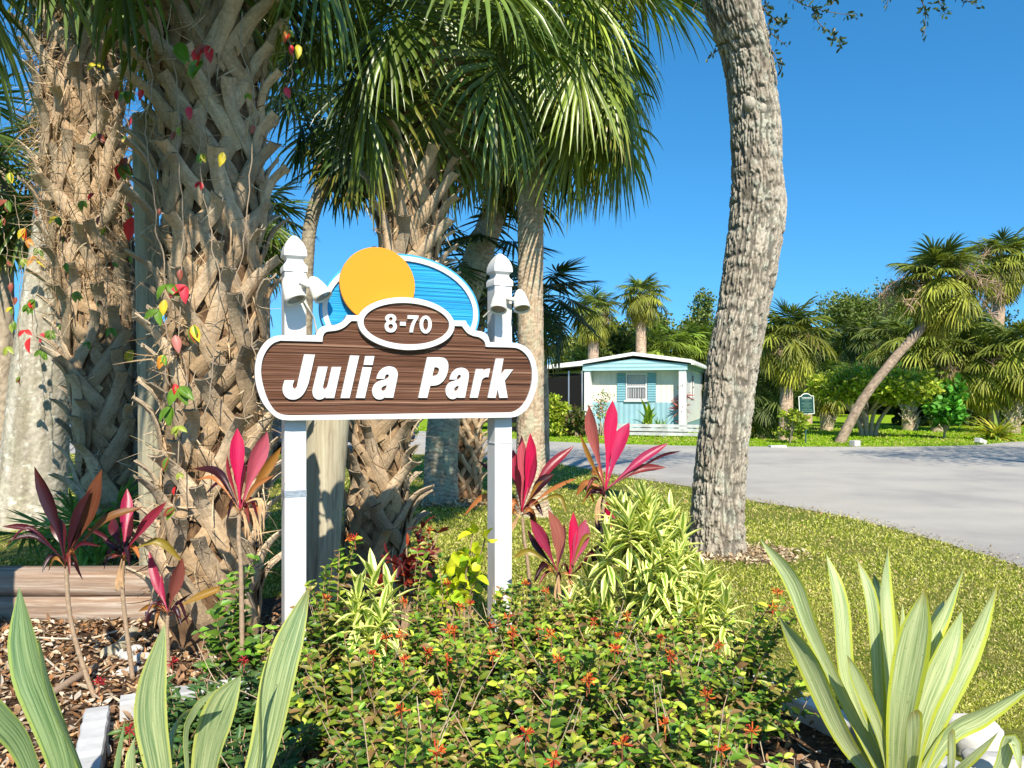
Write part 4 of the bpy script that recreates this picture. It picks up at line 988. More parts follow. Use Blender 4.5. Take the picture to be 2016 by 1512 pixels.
for k, (pts, nl) in enumerate([
    ([(1495, -40, 7), (1550, -8, 6.9), (1590, 12, 6.9), (1640, 25, 6.8), (1685, 30, 6.8)], 70), ([(1600, 14, 6.9), (1612, 45, 6.9), (1640, 70, 6.8), (1655, 88, 6.8)], 55),
    ([(1498, 10, 7), (1515, 30, 7), (1530, 42, 7), (1547, 40, 7)], 45), ([(1512, 45, 7), (1518, 65, 7), (1535, 80, 6.9), (1550, 92, 6.9)], 22), ([(1520, 100, 7.1), (1530, 118, 7), (1536, 138, 7)], 26),
    ([(1385, -20, 7), (1372, 5, 7), (1362, 22, 7)], 12), ([(1418, 95, 7.1), (1405, 105, 7.1), (1395, 113, 7.1)], 14), ([(1740, -30, 6.8), (1748, -5, 6.8), (1746, 12, 6.8)], 16),
    ([(1800, -40, 6.8), (1815, 0, 6.8), (1822, 30, 6.8), (1820, 72, 6.8)], 60), ([(1835, -30, 6.8), (1850, 5, 6.8), (1862, 30, 6.8)], 30), ([(1870, -30, 6.8), (1895, -5, 6.8), (1925, 12, 6.8)], 40),
    ([(1560, -25, 6.9), (1620, -30, 6.9), (1740, -35, 6.9), (1900, -35, 6.9)], 60), ([(1500, -20, 7), (1508, 5, 7), (1512, 20, 7)], 26), ([(1650, -30, 6.8), (1640, 5, 6.8), (1632, 10, 6.8)], 18)]):
    twig(tM, pts, nl, .052, TW, 60 + k)

# E: pole, F: dark thin trunk, G: split post
tE = thing('timber_pole', 'weathered upright timber pole between the two booted palms on the left', 'pole', G(300, 1205))
pE = [(300, 1215, 5.3), (298, 900, 5.3), (293, 600, 5.3), (288, 400, 5.3), (283, 228, 5.3)]; pw = world(pE); pw[0][2] = -.1
o = trunk('pole_shaft', tE, pw, [.085, .083, .08, .078, .075], M['pole'], 60, 200, d_wood(3))
pF = [(283, 1090, 6.9), (280, 960, 6.9), (278, 800, 6.9), (270, 620, 6.9), (255, 450, 6.9)]
tF = thing('vine_trunk', 'thin dark rough trunk just left of the timber pole', 'tree', G(283, 1101)); pw = world(pF); pw[0][2] = -.05
trunk('trunk', tF, pw, [.10, .085, .07, .05, .03], M['greybark'], 40, 160, lambda A, S, r: (lambda o, c: (o, c * .45))(*d_oak(5)(A, S, r)))
tG = thing('split_post', 'leaning cracked timber post close behind the left sign post', 'post', G(632, 1180))
pG = [(624, 1190, 5.5), (632, 1040, 5.5), (641, 900, 5.5), (650, 780, 5.5), (655, 715, 5.5)]; pw = world(pG); pw[0][2] = -.1
trunk('post_shaft', tG, pw, [.145, .145, .15, .152, .152], M['stump'], 80, 200, d_wood(8, (.26, .22, .15), (.50, .46, .34)))

# timber wall on the left
def timber(u0, u1, y, z0, h, d, seed, parent):
    rg = np.random.default_rng(seed); n, mb = 60, MB(); xs = np.linspace(u0, u1, n); prof = []
    for a in range(16):
        t = a / 16 * 2 * PI; c, s = math.cos(t), math.sin(t); k = (abs(c) ** 12 + abs(s) ** 12) ** (-1 / 12); prof.append((c * k * d / 2, s * k * h / 2))
    prof = np.array(prof); V = np.zeros((n, 16, 3))
    for i, x in enumerate(xs):
        o = (fbm(x * 2, np.arange(16) * .6, seed, 3, seed) - .5) * .022
        V[i, :, 0] = x; V[i, :, 1] = y + prof[:, 0] * (1 + o * 4); V[i, :, 2] = z0 + h / 2 + prof[:, 1] * (1 + o * 3)
    q = [(i * 16 + j, i * 16 + (j + 1) % 16, (i + 1) * 16 + (j + 1) % 16, (i + 1) * 16 + j) for i in range(n - 1) for j in range(16)]
    mb.add(V.reshape(-1, 3), q=q); mb.add(np.vstack([V[-1], V[-1].mean(0)]), t=[(j, (j + 1) % 16, 16) for j in range(16)]); mb.add(np.vstack([V[0], V[0].mean(0)]), t=[(j, (j + 1) % 16, 16) for j in range(16)])
    return mb.build('timber', M['timber'], parent)
tT = thing('timber_edging', 'two stacked weathered brown timbers edging the leafy bed on the left', 'garden edging', (-3.2, 5.05, 0))
timber(-6.2, -2.28, 5.08, .0, .165, .19, 3, tT); timber(-6.2, -2.32, 5.10, .168, .165, .19, 4, tT)
# white edging timbers and stones
def wtimber(label, a, b, w, h, seed, z0=0.0):
    a = np.array(a); b = np.array(b); d = unit(b - a); s = np.array([-d[1], d[0]]); n = 26; rg = np.random.default_rng(seed)
    V = []
    for i in range(n):
        c = a + (b - a) * i / (n - 1); k = rg.uniform(-.003, .003)
        for f, z in ((-1, 0), (-1, .9), (-.88, 1), (.88, 1), (1, .9), (1, 0)): V.append((*(c + s * f * (w / 2 + k)), z0 + z * (h + k)))
    q = [(i * 6 + j, i * 6 + j + 1, i * 6 + j + 7, i * 6 + j + 6) for i in range(n - 1) for j in range(5)]
    mb = MB(); mb.add(V, q=q, t=[(0, j, j + 1) for j in range(1, 5)] + [((n - 1) * 6, (n - 1) * 6 + j + 1, (n - 1) * 6 + j) for j in range(1, 5)])
    return tag(mb.build('edging_timber', M['whitetimber'], None, False), label, 'garden edging', 'white timbers edging the sign bed')
wtimber('white painted timber edging the left side of the bed', (-1.84, 3.38), (-1.24, 2.1), .10, .11, 1)
wtimber('white painted timber along the back of the bed, seen through the shrubs', (-1.80, 3.50), (.72, 4.67), .10, .10, 2)
wtimber('white painted timber on the right side, running behind the striped spiky plant', (.80, 4.58), (1.98, 2.25), .10, .10, 3)
def stone(label, c, r, seed, sq=.5):
    rg = np.random.default_rng(seed); m, n = 30, 16; th = np.linspace(0, 2 * PI, m, endpoint=False); ph = np.linspace(0, PI, n); A, B = np.meshgrid(th, ph)
    def sg(v, p): return np.sign(v) * np.abs(v) ** p
    X = sg(np.sin(B), sq) * sg(np.cos(A), sq); Y = sg(np.sin(B), sq) * sg(np.sin(A), sq); Z = sg(np.cos(B), sq)
    k = 1 + .5 * (fbm(X * 2.5 + seed, Y * 2, Z * 2, 4, seed) - .5)
    V = np.stack([X * r[0] * k, Y * r[1] * k, Z * r[2] * k + r[2] * .85], -1); rz = rg.uniform(-.5, .5); V = V @ np.array([[math.cos(rz), math.sin(rz), 0], [-math.sin(rz), math.cos(rz), 0], [0, 0, 1]]) + np.array([c[0], c[1], 0])
    q = [(i * m + j, i * m + (j + 1) % m, (i + 1) * m + (j + 1) % m, (i + 1) * m + j) for i in range(n - 1) for j in range(m)]
    mb = MB(); mb.add(V.reshape(-1, 3), q=q); return tag(mb.build('painted_stone', M['whitestone'], None), label, 'stone', None)
stone('white painted stone on the lawn behind the right striped spiky plant', (1.93, 3.20), (.11, .09, .07), 1)
stone('larger white painted stone at the bottom right corner', (1.86, 2.88), (.13, .10, .065), 2, .6)
for i, (x, y, r) in enumerate([(232, 1290, .03), (250, 1300, .045), (268, 1285, .04), (282, 1305, .05), (240, 1330, .03), (262, 1325, .035)]):
    g_ = G(x, y); o = stone('small pale grey pebble in the heap at the foot of the timber pole', g_, (r, r * .8, r * .6), 10 + i, .9); o.name = 'pebble'; o['group'] = 'pebbles beside the timber pole'; o['category'] = 'stone'
    o.data.materials.clear(); o.data.materials.append(M['greybark']) if False else o.data.materials.append(M['whitestone'])
mb = MB(); mb.tube(catmull([G(262, 1250), G(242, 1275), G(210, 1295) + [0, 0, .02]], 8), [.05, .05, .05, .05, .045, .045, .04, .04], 12, c=(.36, .28, .2)); tag(mb.build('cut_log', M['stump'], None), 'short cut log lying in the leaves near the timber pole', 'log')
for i, pts in enumerate([[(0, 1255), (100, 1270), (180, 1262), (230, 1255)], [(0, 1285), (70, 1300), (120, 1330)], [(60, 1205), (75, 1215), (88, 1190)], [(85, 1385), (150, 1350), (190, 1320)]]):
    q_ = np.array([G(a, b) + [0, 0, .02 + .02 * (k % 2)] for k, (a, b) in enumerate(pts)]); mb = MB(); mb.tube(catmull(q_, 14), .006 if i < 3 else .02, 6, c=(.55, .48, .38) if i < 3 else (.3, .22, .16))
    tag(mb.build('fallen_stick', M['stem'], None), ['long pale stick lying across the leaf litter', 'thin bent stick low in the leaf litter', 'short pale stick propped near the timbers', 'thick brown stick by the white timber'][i], 'stick', 'sticks in the leaf litter')
# ================================================================== BACKGROUND
def sphere_lobes(cx, cy, z0, w, h, d, n, rg):
    out = []
    for i in range(n):
        a = rg.uniform(-1, 1); b = rg.uniform(0, 1)
        out.append((cx + a * w * .36, cy + rg.uniform(-.4, .4) * d, z0 + h * (.25 + .55 * b), w * rg.uniform(.2, .32), d * .4, h * rg.uniform(.18, .28)))
    return out
def tree_far(px0, px1, ptop, pbase, Y, label, cols, n, size, seed, trunk_w=.22, zcrown=.35, group='leafy trees in the background', cat='tree', name='leafy_tree', nl=9, asp=.6, multi=1):
    rg = np.random.default_rng(seed); a = P(px0, ptop, Y); b = P(px1, pbase, Y); cx = (a[0] + b[0]) / 2; w = b[0] - a[0]; zt = a[2]; zb = 0
    t = thing(name, label, cat, (cx, Y, 0), group); z0 = zt * zcrown
    if size > .3: n = int(n * 2.2); size *= .52
    lob = sphere_lobes(cx, Y, z0, w, zt - z0, min(w, 5), nl, rg)
    crownleaf('crown', t, lob, n, size, cols, seed, 'far', .5, 10, asp, .2)
    mb = MB()
    for k in range(multi):
        x = cx + (k - (multi - 1) / 2) * .14; l = lob[k % len(lob)]
        if multi > 1:
            e_ = (k - (multi - 1) / 2); mb.tube(catmull([(x, Y, -.05), (x + e_ * .12, Y, z0 * .5), (x + e_ * .45, Y, z0 * 1.1), (x + e_ * .7, Y, z0 * 1.6)], 12), np.linspace(trunk_w, trunk_w * .4, 12), 7, c=(.42, .33, .22)); continue
        mb.tube(catmull([(x, Y, -.05), (x + rg.uniform(-.1, .1) * w * .3, Y, z0 * .6), (l[0] * .5 + x * .5, Y, z0 + .2), (l[0], l[1], l[2])], 14), np.linspace(trunk_w, trunk_w * .25, 14), 8, c=(.32, .26, .19))
    for l in lob[:7]:
        mb.tube(catmull([(cx, Y, z0 * .7), ((cx + l[0]) / 2, l[1], (z0 * .7 + l[2]) / 2 + .2), l[:3]], 8), np.linspace(trunk_w * .5, .03, 8), 5, c=(.34, .28, .21))
    mb.build('trunk', M['stem'], t); return t
LK = [(.09, .14, .03), (.14, .19, .04), (.21, .25, .06)]; OL = [(.16, .20, .04), (.24, .27, .06), (.10, .14, .03)]; YG = [(.30, .38, .03), (.42, .46, .05), (.18, .26, .02)]
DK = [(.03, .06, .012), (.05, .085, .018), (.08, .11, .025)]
def palm_far(px, ptrunk_top, pbase, Y, label, r, seed, lean=None, tw=.16, n=30, elev=(1.4, -1.15), cols=None, stalk=True, boots=False, dead=2, wp=None, base_px=None):
    bp = (base_px if base_px is not None else px)
    b = P(bp, pbase, Y); b[2] = 0; t = thing('sabal_palm', label, 'palm tree', b, 'sabal palms across the road')
    path = wp if wp is not None else [(bp, pbase, Y), ((px + bp) / 2, (ptrunk_top + pbase) / 2, Y), (px, ptrunk_top, Y)]
    pw = world(path); pw[0][2] = -.05
    trunk('trunk', t, pw, [tw * 1.15] + [tw] * (len(pw) - 1), M['palmbark'], 24, 120 if not boots else 70, (d_fibre(seed, (.2, .13, .08), (.55, .45, .32)) if boots else d_ring(seed, *(((.40, .28, .19), (.62, .46, .33)) if seed != 133 else ((.22, .16, .11), (.44, .34, .25))), .01, 9)))
    if boots:
        rg = np.random.default_rng(seed); mb = MB(); H_ = pw[-1][2]
        for i in range(70):
            z = rg.uniform(.05, H_ * .98); k = np.interp(z, pw[:, 2], np.arange(len(pw))); j = int(min(k, len(pw) - 2)); c = pw[j] * (1 - (k - j)) + pw[j + 1] * (k - j); a_ = rg.uniform(-PI, 0); o = np.array([math.cos(a_), math.sin(a_), 0])
            s_ = rg.choice([-1, 1]) * .16; x_ = np.array([-o[1], o[0], 0]); mb.tube([c + o * tw - x_ * s_ * .6, c + o * (tw + .05) + [0, 0, .16], c + o * (tw + .15) + x_ * s_ * .7 + [0, 0, .30]], [.035, .04, .03], 5, c=np.array((.55, .46, .34)) * rg.uniform(.7, 1.2))
        mb.build('leaf_bases', M['boot'], t)
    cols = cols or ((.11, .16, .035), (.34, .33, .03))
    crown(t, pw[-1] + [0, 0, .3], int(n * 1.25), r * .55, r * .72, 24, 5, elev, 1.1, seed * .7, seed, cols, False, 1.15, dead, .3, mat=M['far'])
    if stalk: stalks(t, pw[-1] + [0, 0, .4], 5 if seed not in (133, 134) else 10, r * (.9 if seed not in (133, 134) else 1.35), seed, (.42, .29, .20))
    return t
# behind the house
tree_far(1085, 1235, 628, 850, 41, 'broad olive grey leafy tree behind the left side of the mobile home', OL, 9000, .42, 101, .3, .3)
tree_far(1225, 1310, 622, 850, 47, 'thin bluish leafy tree behind the mobile home, between the palms and the oak', LK, 3500, .40, 102, .25, .4)
tree_far(1340, 1420, 570, 850, 50, 'dark leafy tree showing just left of the oak trunk', LK, 3000, .40, 103, .25, .4)
palm_far(1168, 632, 850, 36, 'yellow green palm above the left half of the mobile home roof', 1.35, 111, tw=.26, n=42, elev=(1.45, -1.35))
palm_far(1262, 602, 850, 37, 'round crowned palm above the right half of the mobile home roof', 1.3, 112, tw=.26, n=38, elev=(1.45, -1.1))
for i, (x, y, l) in enumerate([(1288, 712, 'low bushy palm just right of the roof ridge, leftmost behind the home'), (1335, 705, 'low bushy palm behind the right end of the mobile home roof'), (1385, 700, 'low bushy palm partly hidden by the oak trunk, behind the home'), (1440, 700, 'low palm seen against the shade right behind the oak trunk')]):
    palm_far(x, y, 850, 38 + i, l, 1.7, 120 + i, tw=.2, n=34, cols=((.14, .22, .03), (.30, .35, .05)), stalk=False, boots=False)
# right of the oak
palm_far(1552, 690, 848, 24.5, 'tall palm with brown seed stalks, just right of the oak trunk', 1.35, 131, tw=.20, n=44, elev=(1.5, -1.3), base_px=1546)
palm_far(1625, 768, 835, 31, 'small drooping palm behind the green notice sign', 1.25, 132, tw=.22, n=26, boots=True, elev=(1.0, -1.4), base_px=1628)
palm_far(1875, 575, 851, 23.5, 'palm leaning strongly to the right across the lawn', 1.4, 133, tw=.14, n=50, wp=[(1652, 851, 23.5), (1702, 782, 23.5), (1762, 705, 23.5), (1812, 648, 23.5), (1836, 612, 23.5), (1848, 585, 23.5)], base_px=1652, elev=(1.5, -1.0))
palm_far(1972, 535, 830, 30, 'tallest palm near the right edge, behind the leaning one', 1.5, 134, tw=.22, n=44, base_px=1950)
palm_far(1790, 700, 835, 31, 'broad green palm under the crown of the leaning palm', 1.8, 135, tw=.25, n=36, boots=True, base_px=1790)
palm_far(1868, 705, 838, 30, 'bushy palm with booted trunk right of the white trunked one', 1.8, 136, tw=.25, n=36, boots=True, base_px=1848)
palm_far(1935, 738, 836, 29, 'palm with slim bare trunk left of the yellow spiky shrub', 1.6, 137, tw=.17, n=32, base_px=1962)
palm_far(2000, 715, 836, 28.5, 'palm with rough booted trunk at the right edge of the picture', 1.8, 138, tw=.24, n=36, boots=True, base_px=1992)
palm_far(1700, 690, 832, 36, 'dark green palm in the woods left of the leaning trunk', 1.6, 139, tw=.2, n=32, cols=(DK[2], LK[1]), stalk=False)
palm_far(1590, 700, 832, 38, 'dark green palm behind the tall one beside the oak', 1.6, 140, tw=.2, n=32, cols=(DK[2], LK[1]), stalk=False)
palm_far(1500, 725, 832, 34, 'palm with low green fans right against the oak trunk', 1.5, 141, tw=.2, n=30, cols=(LK[0], LK[2]), stalk=False)
tree_far(1600, 1760, 590, 830, 48, 'tall airy pale green tree behind the notice sign', LK, 8000, .38, 142, .25, .45)
tree_far(1700, 1860, 560, 830, 52, 'tall feathery dark tree behind the leaning palm', [(.05, .09, .03), (.08, .12, .04)], 9000, .38, 143, .28, .4)
tree_far(1850, 2030, 600, 830, 50, 'dark leafy tree filling the gap at the right edge', DK, 7000, .45, 144, .3, .3)
tree_far(1440, 1600, 640, 830, 46, 'dark leafy tree behind the palm beside the oak', LK, 7000, .42, 145, .3, .2)
tree_far(1625, 1795, 712, 835, 27, 'yellow green many stemmed small tree under the leaning palm', YG, 10000, .17, 146, .09, .42, multi=4)
tree_far(1830, 1890, 738, 840, 25.5, 'bright green broad leafed shrub before the booted palms', [(.06, .22, .02), (.10, .30, .03)], 900, .26, 147, .05, .15, cat='shrub', name='leafy_shrub', group='shrubs across the road')
tree_far(1530, 1580, 806, 852, 22.8, 'small yellow green shrub with a stake on the lawn by the tall palm', YG, 700, .12, 148, .02, .1, cat='shrub', name='leafy_shrub', group='shrubs across the road')
palm_far(1500, 812, 843, 25.5, 'low trunkless palm clump right of the oak foot', 1.2, 149, tw=.1, n=22, cols=(DK[2], LK[1]), stalk=False, dead=0)
def wood(name, px0, px1, top, Y, n, cols, seed, label, size=.45, d=3):
    rg = np.random.default_rng(seed); a = P(px0, top, Y); b = P(px1, top, Y); x = rg.uniform(a[0], b[0], n); hz = a[2] * (.75 + .35 * fbm(x * .35, 3.0, 0, 3, seed)); z = hz * rg.random(n) ** .8
    p = np.stack([x, Y + rg.uniform(0, d, n), z], 1); mb = MB(); s = size * rg.uniform(.6, 1.4, n); quadleaf(mb, p, rdir(n, 0, rg), rdir(n, .3, rg), s, s * .6, pick(cols, n, .3, rg))
    return tag(mb.build(name, M['far'], None), label, 'woodland', kind='stuff')
wood('distant_woodland', 1380, 2250, 700, 55, 30000, DK, 201, 'dark dense woodland closing the view beyond the palms', .7, 4)
wood('distant_woodland', -500, 1380, 715, 75, 26000, LK, 202, 'dark leafy woodland far behind the homes', 1.0, 5)
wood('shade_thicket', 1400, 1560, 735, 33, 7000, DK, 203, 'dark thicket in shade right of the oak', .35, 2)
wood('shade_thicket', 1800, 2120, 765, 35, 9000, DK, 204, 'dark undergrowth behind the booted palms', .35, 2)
# strappy yellow shrub at the far right
def strappy(c, n, L, W, cols, seed, label, name='strappy_shrub', cat='shrub', mat='far', group=None, el=(1.3, .3), part='leaves', curl=.7):
    rg = np.random.default_rng(seed); t = thing(name, label, cat, c, group); mb = MB(); az = rg.uniform(0, 2 * PI, n); e = rg.uniform(*el[::-1], n)
    d = np.stack([np.cos(az) * np.cos(e), np.sin(az) * np.cos(e), np.sin(e)], 1); nn = np.stack([-np.cos(az) * np.sin(e), -np.sin(az) * np.sin(e), np.cos(e)], 1)
    leaves(mb, np.array(c) + rg.normal(0, .08, (n, 3)) * [1, 1, .2] + [0, 0, .05], d, nn, L * rg.uniform(.6, 1.1, n), W, pick(cols, n, .2, rg), curl * rg.uniform(.6, 1.2, n), .2, (0, .25, .5, .75, 1), (.6, 1, .9, .6, .05))
    mb.build(part, M[mat], t); return t
strappy(G(1962, 866), 90, 1.15, .09, [(.40, .42, .04), (.20, .28, .04), (.5, .46, .06)], 301, 'yellow green spiky leaved clump on the lawn by the road, far right')
# white concrete blocks by the road
def block(label, px, py, w, h, d, rot=0, mat='whitestone', tilt=0):
    c = G(px, py); mb = MB(); mb.box(-w / 2, -d / 2, 0, w / 2, d / 2, h, M=Matrix.Translation(c) @ Matrix.Rotation(rot, 4, 'Z') @ Matrix.Rotation(tilt, 4, 'Y'))
    o = mb.build('marker_block', M[mat], None, False); b = o.modifiers.new('b', 'BEVEL'); b.width = .015; b.segments = 2; return tag(o, label, 'marker block', 'white blocks on the far kerb line')
block('upright white block at the road edge, middle of the three', 1683, 879, .24, .17, .2, .5)
block('flat low grey white slab at the road edge below the green notice', 1531, 881, .45, .06, .2, .05)
block('tilted white block at the road edge near the right', 1929, 874, .3, .15, .2, .4, tilt=.35)

# green notice sign
NS = G(1587, 874); nt_ = thing('notice_sign', 'small dark green warning notice with cream border on a thin green post', 'sign', NS, rz=R(3))
mb = MB(); mb.tube([(0, .03, -.1), (0, .03, 1.25)], .022, 10); mb.build('post', M['greenpost'], nt_, True, True)
k = NS[1] / F
def nb(x, y): return ((x - 646) / 25.2 * k, CH + (HY - (770 + y / 25.2)) * k)
outer = [nb(*p) for p in smoothpts([(0, [(250, 265), (370, 250)]), (1, [(370, 250), (430, 180), (520, 125), (640, 105), (760, 125), (840, 180), (890, 225)]), (0, [(1000, 220), (1020, 250), (1062, 1110), (1040, 1125), (350, 1155), (290, 1110)])])]
outer = [p for i, p in enumerate(outer) if i == 0 or abs(p[0] - outer[i - 1][0]) + abs(p[1] - outer[i - 1][1]) > 1e-5]
shape('sign_board', [outer], -.02, .025, M['creamtrim'], nt_)
shape('sign_face', [[tuple(p) for p in off(outer, .020)]], -.025, .006, M['green'], nt_, .0008)
def text(txt, x0, x1, y0, y1, parent, w, mat, dep=.003):
    cu = bpy.data.curves.new('t', 'FONT'); cu.body = txt; cu.extrude = dep / 2; cu.offset = .008; cu.size = 1; o = bpy.data.objects.new('t', cu); COL.objects.link(o)
    dg = bpy.context.evaluated_depsgraph_get(); dg.update(); me = bpy.data.meshes.new_from_object(o.evaluated_get(dg)); bpy.data.objects.remove(o)
    v = np.zeros(len(me.vertices) * 3, np.float32); me.vertices.foreach_get('co', v); v = v.reshape(-1, 3); mn, mx = v.min(0), v.max(0)
    nv = np.stack([x0 + (v[:, 0] - mn[0]) / (mx[0] - mn[0]) * (x1 - x0), w + v[:, 2], y0 + (v[:, 1] - mn[1]) / (mx[1] - mn[1]) * (y1 - y0)], 1)
    me.vertices.foreach_set('co', nv.ravel().astype(np.float32)); me.update(); me.materials.clear(); me.materials.append(mat); return link('lettering', me, parent, True)
a_, b_ = nb(400, 375), nb(900, 300); text('WARNING', a_[0], b_[0], a_[1], b_[1], nt_, -.030, M['creamtrim'])
# the smaller lines cannot be read in the photograph: broken bars of letter-like strokes
mb = MB(); rg = np.random.default_rng(9)
for x0, x1, y, h in [(545, 740, 160, 34), (400, 890, 428, 34), (550, 765, 495, 26), (405, 890, 585, 26), (410, 910, 640, 28), (530, 785, 695, 26), (390, 930, 752, 28), (485, 855, 835, 30), (420, 925, 925, 40), (405, 960, 1005, 40)]:
    x = x0
    while x < x1 - 12:
        wd = rg.uniform(14, 24); p0 = nb(x, y + h / 2); p1 = nb(x + wd * .75, y - h / 2); mb.box(p0[0], -.031, p0[1], p1[0], -.0285, p1[1]); x += wd + (10 if rg.random() < .2 else 0)
mb.build('small_lettering', m_flat('pale_green_letters', (.13, .24, .18), .5), nt_, False, True)

# ------------------------------------------------------------------ mobile home
HR = R(-19.0); HO = np.array([P(1150, 800, 28.6)[0], 28.6, 0]); home = thing('mobile_home', 'small white and pale blue mobile home with a screened porch on its left', 'house', HO, None, HR)
HWD = 3.75; HD = 11.0
def hb(name, boxes, mat, parent=home, bev=0):
    mb = MB()
    for b in boxes: mb.box(*b)
    o = mb.build(name, M[mat], parent, False, True)
    if bev: m_ = o.modifiers.new('b', 'BEVEL'); m_.width = bev; m_.segments = 2
    return o
ze, zp = 2.56, 2.90
hb('wall', [(.06, .45, 1.18, HWD - .06, HD, 2.42)], 'sidingw'); hb('skirt_panel', [(.05, .44, .12, HWD - .05, HD + .01, 1.18)], 'sidingb')
hb('corner_panel', [(0, .02, .12, .22, .44, 2.40)], 'roofw', bev=.01); hb('corner_panel', [(HWD - .26, .02, .12, HWD, .44, 2.40)], 'roofw', bev=.01)
mb = MB(); zf0 = 2.36
V = [(-.05, -.04, zf0), (HWD + .05, -.04, zf0), (HWD + .05, -.04, ze), (HWD / 2, -.04, zp - .12), (-.05, -.04, ze)]; V2 = [(x, .40, z) for x, y, z in V]
mb.add(V + V2, q=[(0, 1, 6, 5), (1, 2, 7, 6)], t=[(0, 1, 2), (0, 2, 3), (0, 3, 4), (5, 7, 6), (5, 8, 7), (5, 9, 8)]); mb.build('gable_fascia', M['fasciab'], home, False, True)
hb('side_wall', [(HWD - .1, .46, .42, HWD - .035, HD - .01, 2.42)], 'roofw'); hb('side_fascia', [(HWD - .02, .41, 2.43, HWD + .06, HD, 2.60)], 'sidingb')
mb = MB(); rf = [(-.25, ze + .02), (HWD / 2, zp), (HWD + .22, ze + .04)]
for (xa, za), (xb, zb) in zip(rf[:-1], rf[1:]):
    V = [(xa, -.16, za), (xb, -.16, zb), (xb, -.16, zb + .12), (xa, -.16, za + .12)]; V2 = [(x, HD + .1, z) for x, y, z in V]
    mb.add(V + V2, q=[(0, 1, 2, 3), (7, 6, 5, 4), (3, 2, 6, 7), (0, 4, 5, 1), (0, 3, 7, 4), (1, 5, 6, 2)])
mb.build('roof', M['roofw'], home, False, True)
hb('gutter', [(HWD + .20, -.16, ze - .02, HWD + .30, HD, ze + .06)], 'roofw')
wn = hb('window', [(1.50, .40, 1.26, 2.28, .449, 1.32), (1.50, .40, 2.20, 2.28, .449, 2.26), (1.50, .40, 1.32, 1.55, .449, 2.20), (2.23, .40, 1.32, 2.28, .449, 2.20), (1.55, .405, 1.73, 2.23, .449, 1.78), (1.44, .36, 1.20, 2.34, .449, 1.26)], 'whiterim')
hb('pane', [(1.55, .438, 1.32, 2.23, .4485, 2.20)], 'glass', wn)
mb = MB(); n = 60; x = np.linspace(1.57, 2.21, n); y = .432 + .006 * np.sin(np.linspace(0, 13 * PI, n))
for z0, z1 in ((1.34, 1.72), (1.79, 2.19)):
    V = np.array([(a, b - .0, z0) for a, b in zip(x, y)] + [(a, b, z1) for a, b in zip(x, y)])
    keep = [(i, i + 1, n + i + 1, n + i) for i in range(n - 1) if (i // 3) % 2 == 0 or z0 > 1.5]
    mb.add(V, q=keep)
mb.build('curtain', M['curtain'], wn, True, True)
hb('shutter', [(1.17, .40, 1.22, 1.47, .449, 2.26)], 'shutter'); hb('shutter', [(2.31, .40, 1.22, 2.61, .449, 2.26)], 'shutter')
w2 = hb('window', [(HWD - .059, 2.0, 1.3, HWD + .0, 2.9, 1.36), (HWD - .059, 2.0, 2.2, HWD, 2.9, 2.26), (HWD - .059, 2.0, 1.36, HWD, 2.06, 2.2), (HWD - .059, 2.84, 1.36, HWD, 2.9, 2.2), (HWD - .059, 2.06, 1.76, HWD, 2.84, 1.8)], 'whiterim')
hb('pane', [(HWD - .058, 2.06, 1.36, HWD - .03, 2.84, 2.2)], 'glass', w2)
text('15', HWD - .20, HWD - .10, 1.74, 1.84, home, .014, M['black'])
# porch
PX = -3.0
mb = MB(); V = [(PX - .2, -.3, 2.28), (-.02, -.3, 2.55), (-.02, -.3, 2.72), (PX - .2, -.3, 2.40)]; V2 = [(a, 6.0, c) for a, b, c in V]
mb.add(V + V2, q=[(0, 1, 2, 3), (7, 6, 5, 4), (3, 2, 6, 7), (0, 4, 5, 1), (0, 3, 7, 4), (1, 5, 6, 2)]); mb.build('porch_roof', M['roofw'], home, False, True)
hb('porch_wall', [(PX, 3.4, .1, -.03, 3.46, 2.2)], 'porchshade')
for x_ in (PX, -2.25, -1.5, -.62, -.10): hb('porch_post', [(x_, .0, .1, x_ + .05, .05, 2.36)], 'silver')
hb('porch_rail', [(PX, .005, .82, -.05, .045, .87)], 'silver')
hb('porch_ceiling', [(PX, .06, 2.24, -.03, 3.39, 2.27)], 'porchshade'); hb('porch_floor', [(PX, .06, .06, -.03, 3.39, .10)], 'porchshade')  # ceiling and floor coloured near black to darken the porch inside
a = N('insect_screen'); tr_ = a.n('ShaderNodeBsdfTransparent'); df_ = a.n('ShaderNodeBsdfDiffuse'); df_.inputs[0].default_value = (.02, .02, .02, 1); mx_ = a.n('ShaderNodeMixShader'); mx_.inputs[0].default_value = .55
a.l(tr_.outputs[0], mx_.inputs[1]); a.l(df_.outputs[0], mx_.inputs[2]); a.l(mx_.outputs[0], a.out.inputs[0]); M['mesh'] = a.m
for x0_, x1_ in ((PX + .05, -2.25), (-2.20, -1.5), (-1.45, -.62), (-.57, -.10)): hb('insect_screen', [(x0_, .02, .1, x1_, .026, 2.24)], 'mesh')
hb('porch_table', [(-1.5, 1.6, .1, -.8, 2.2, .85)], 'curtain')
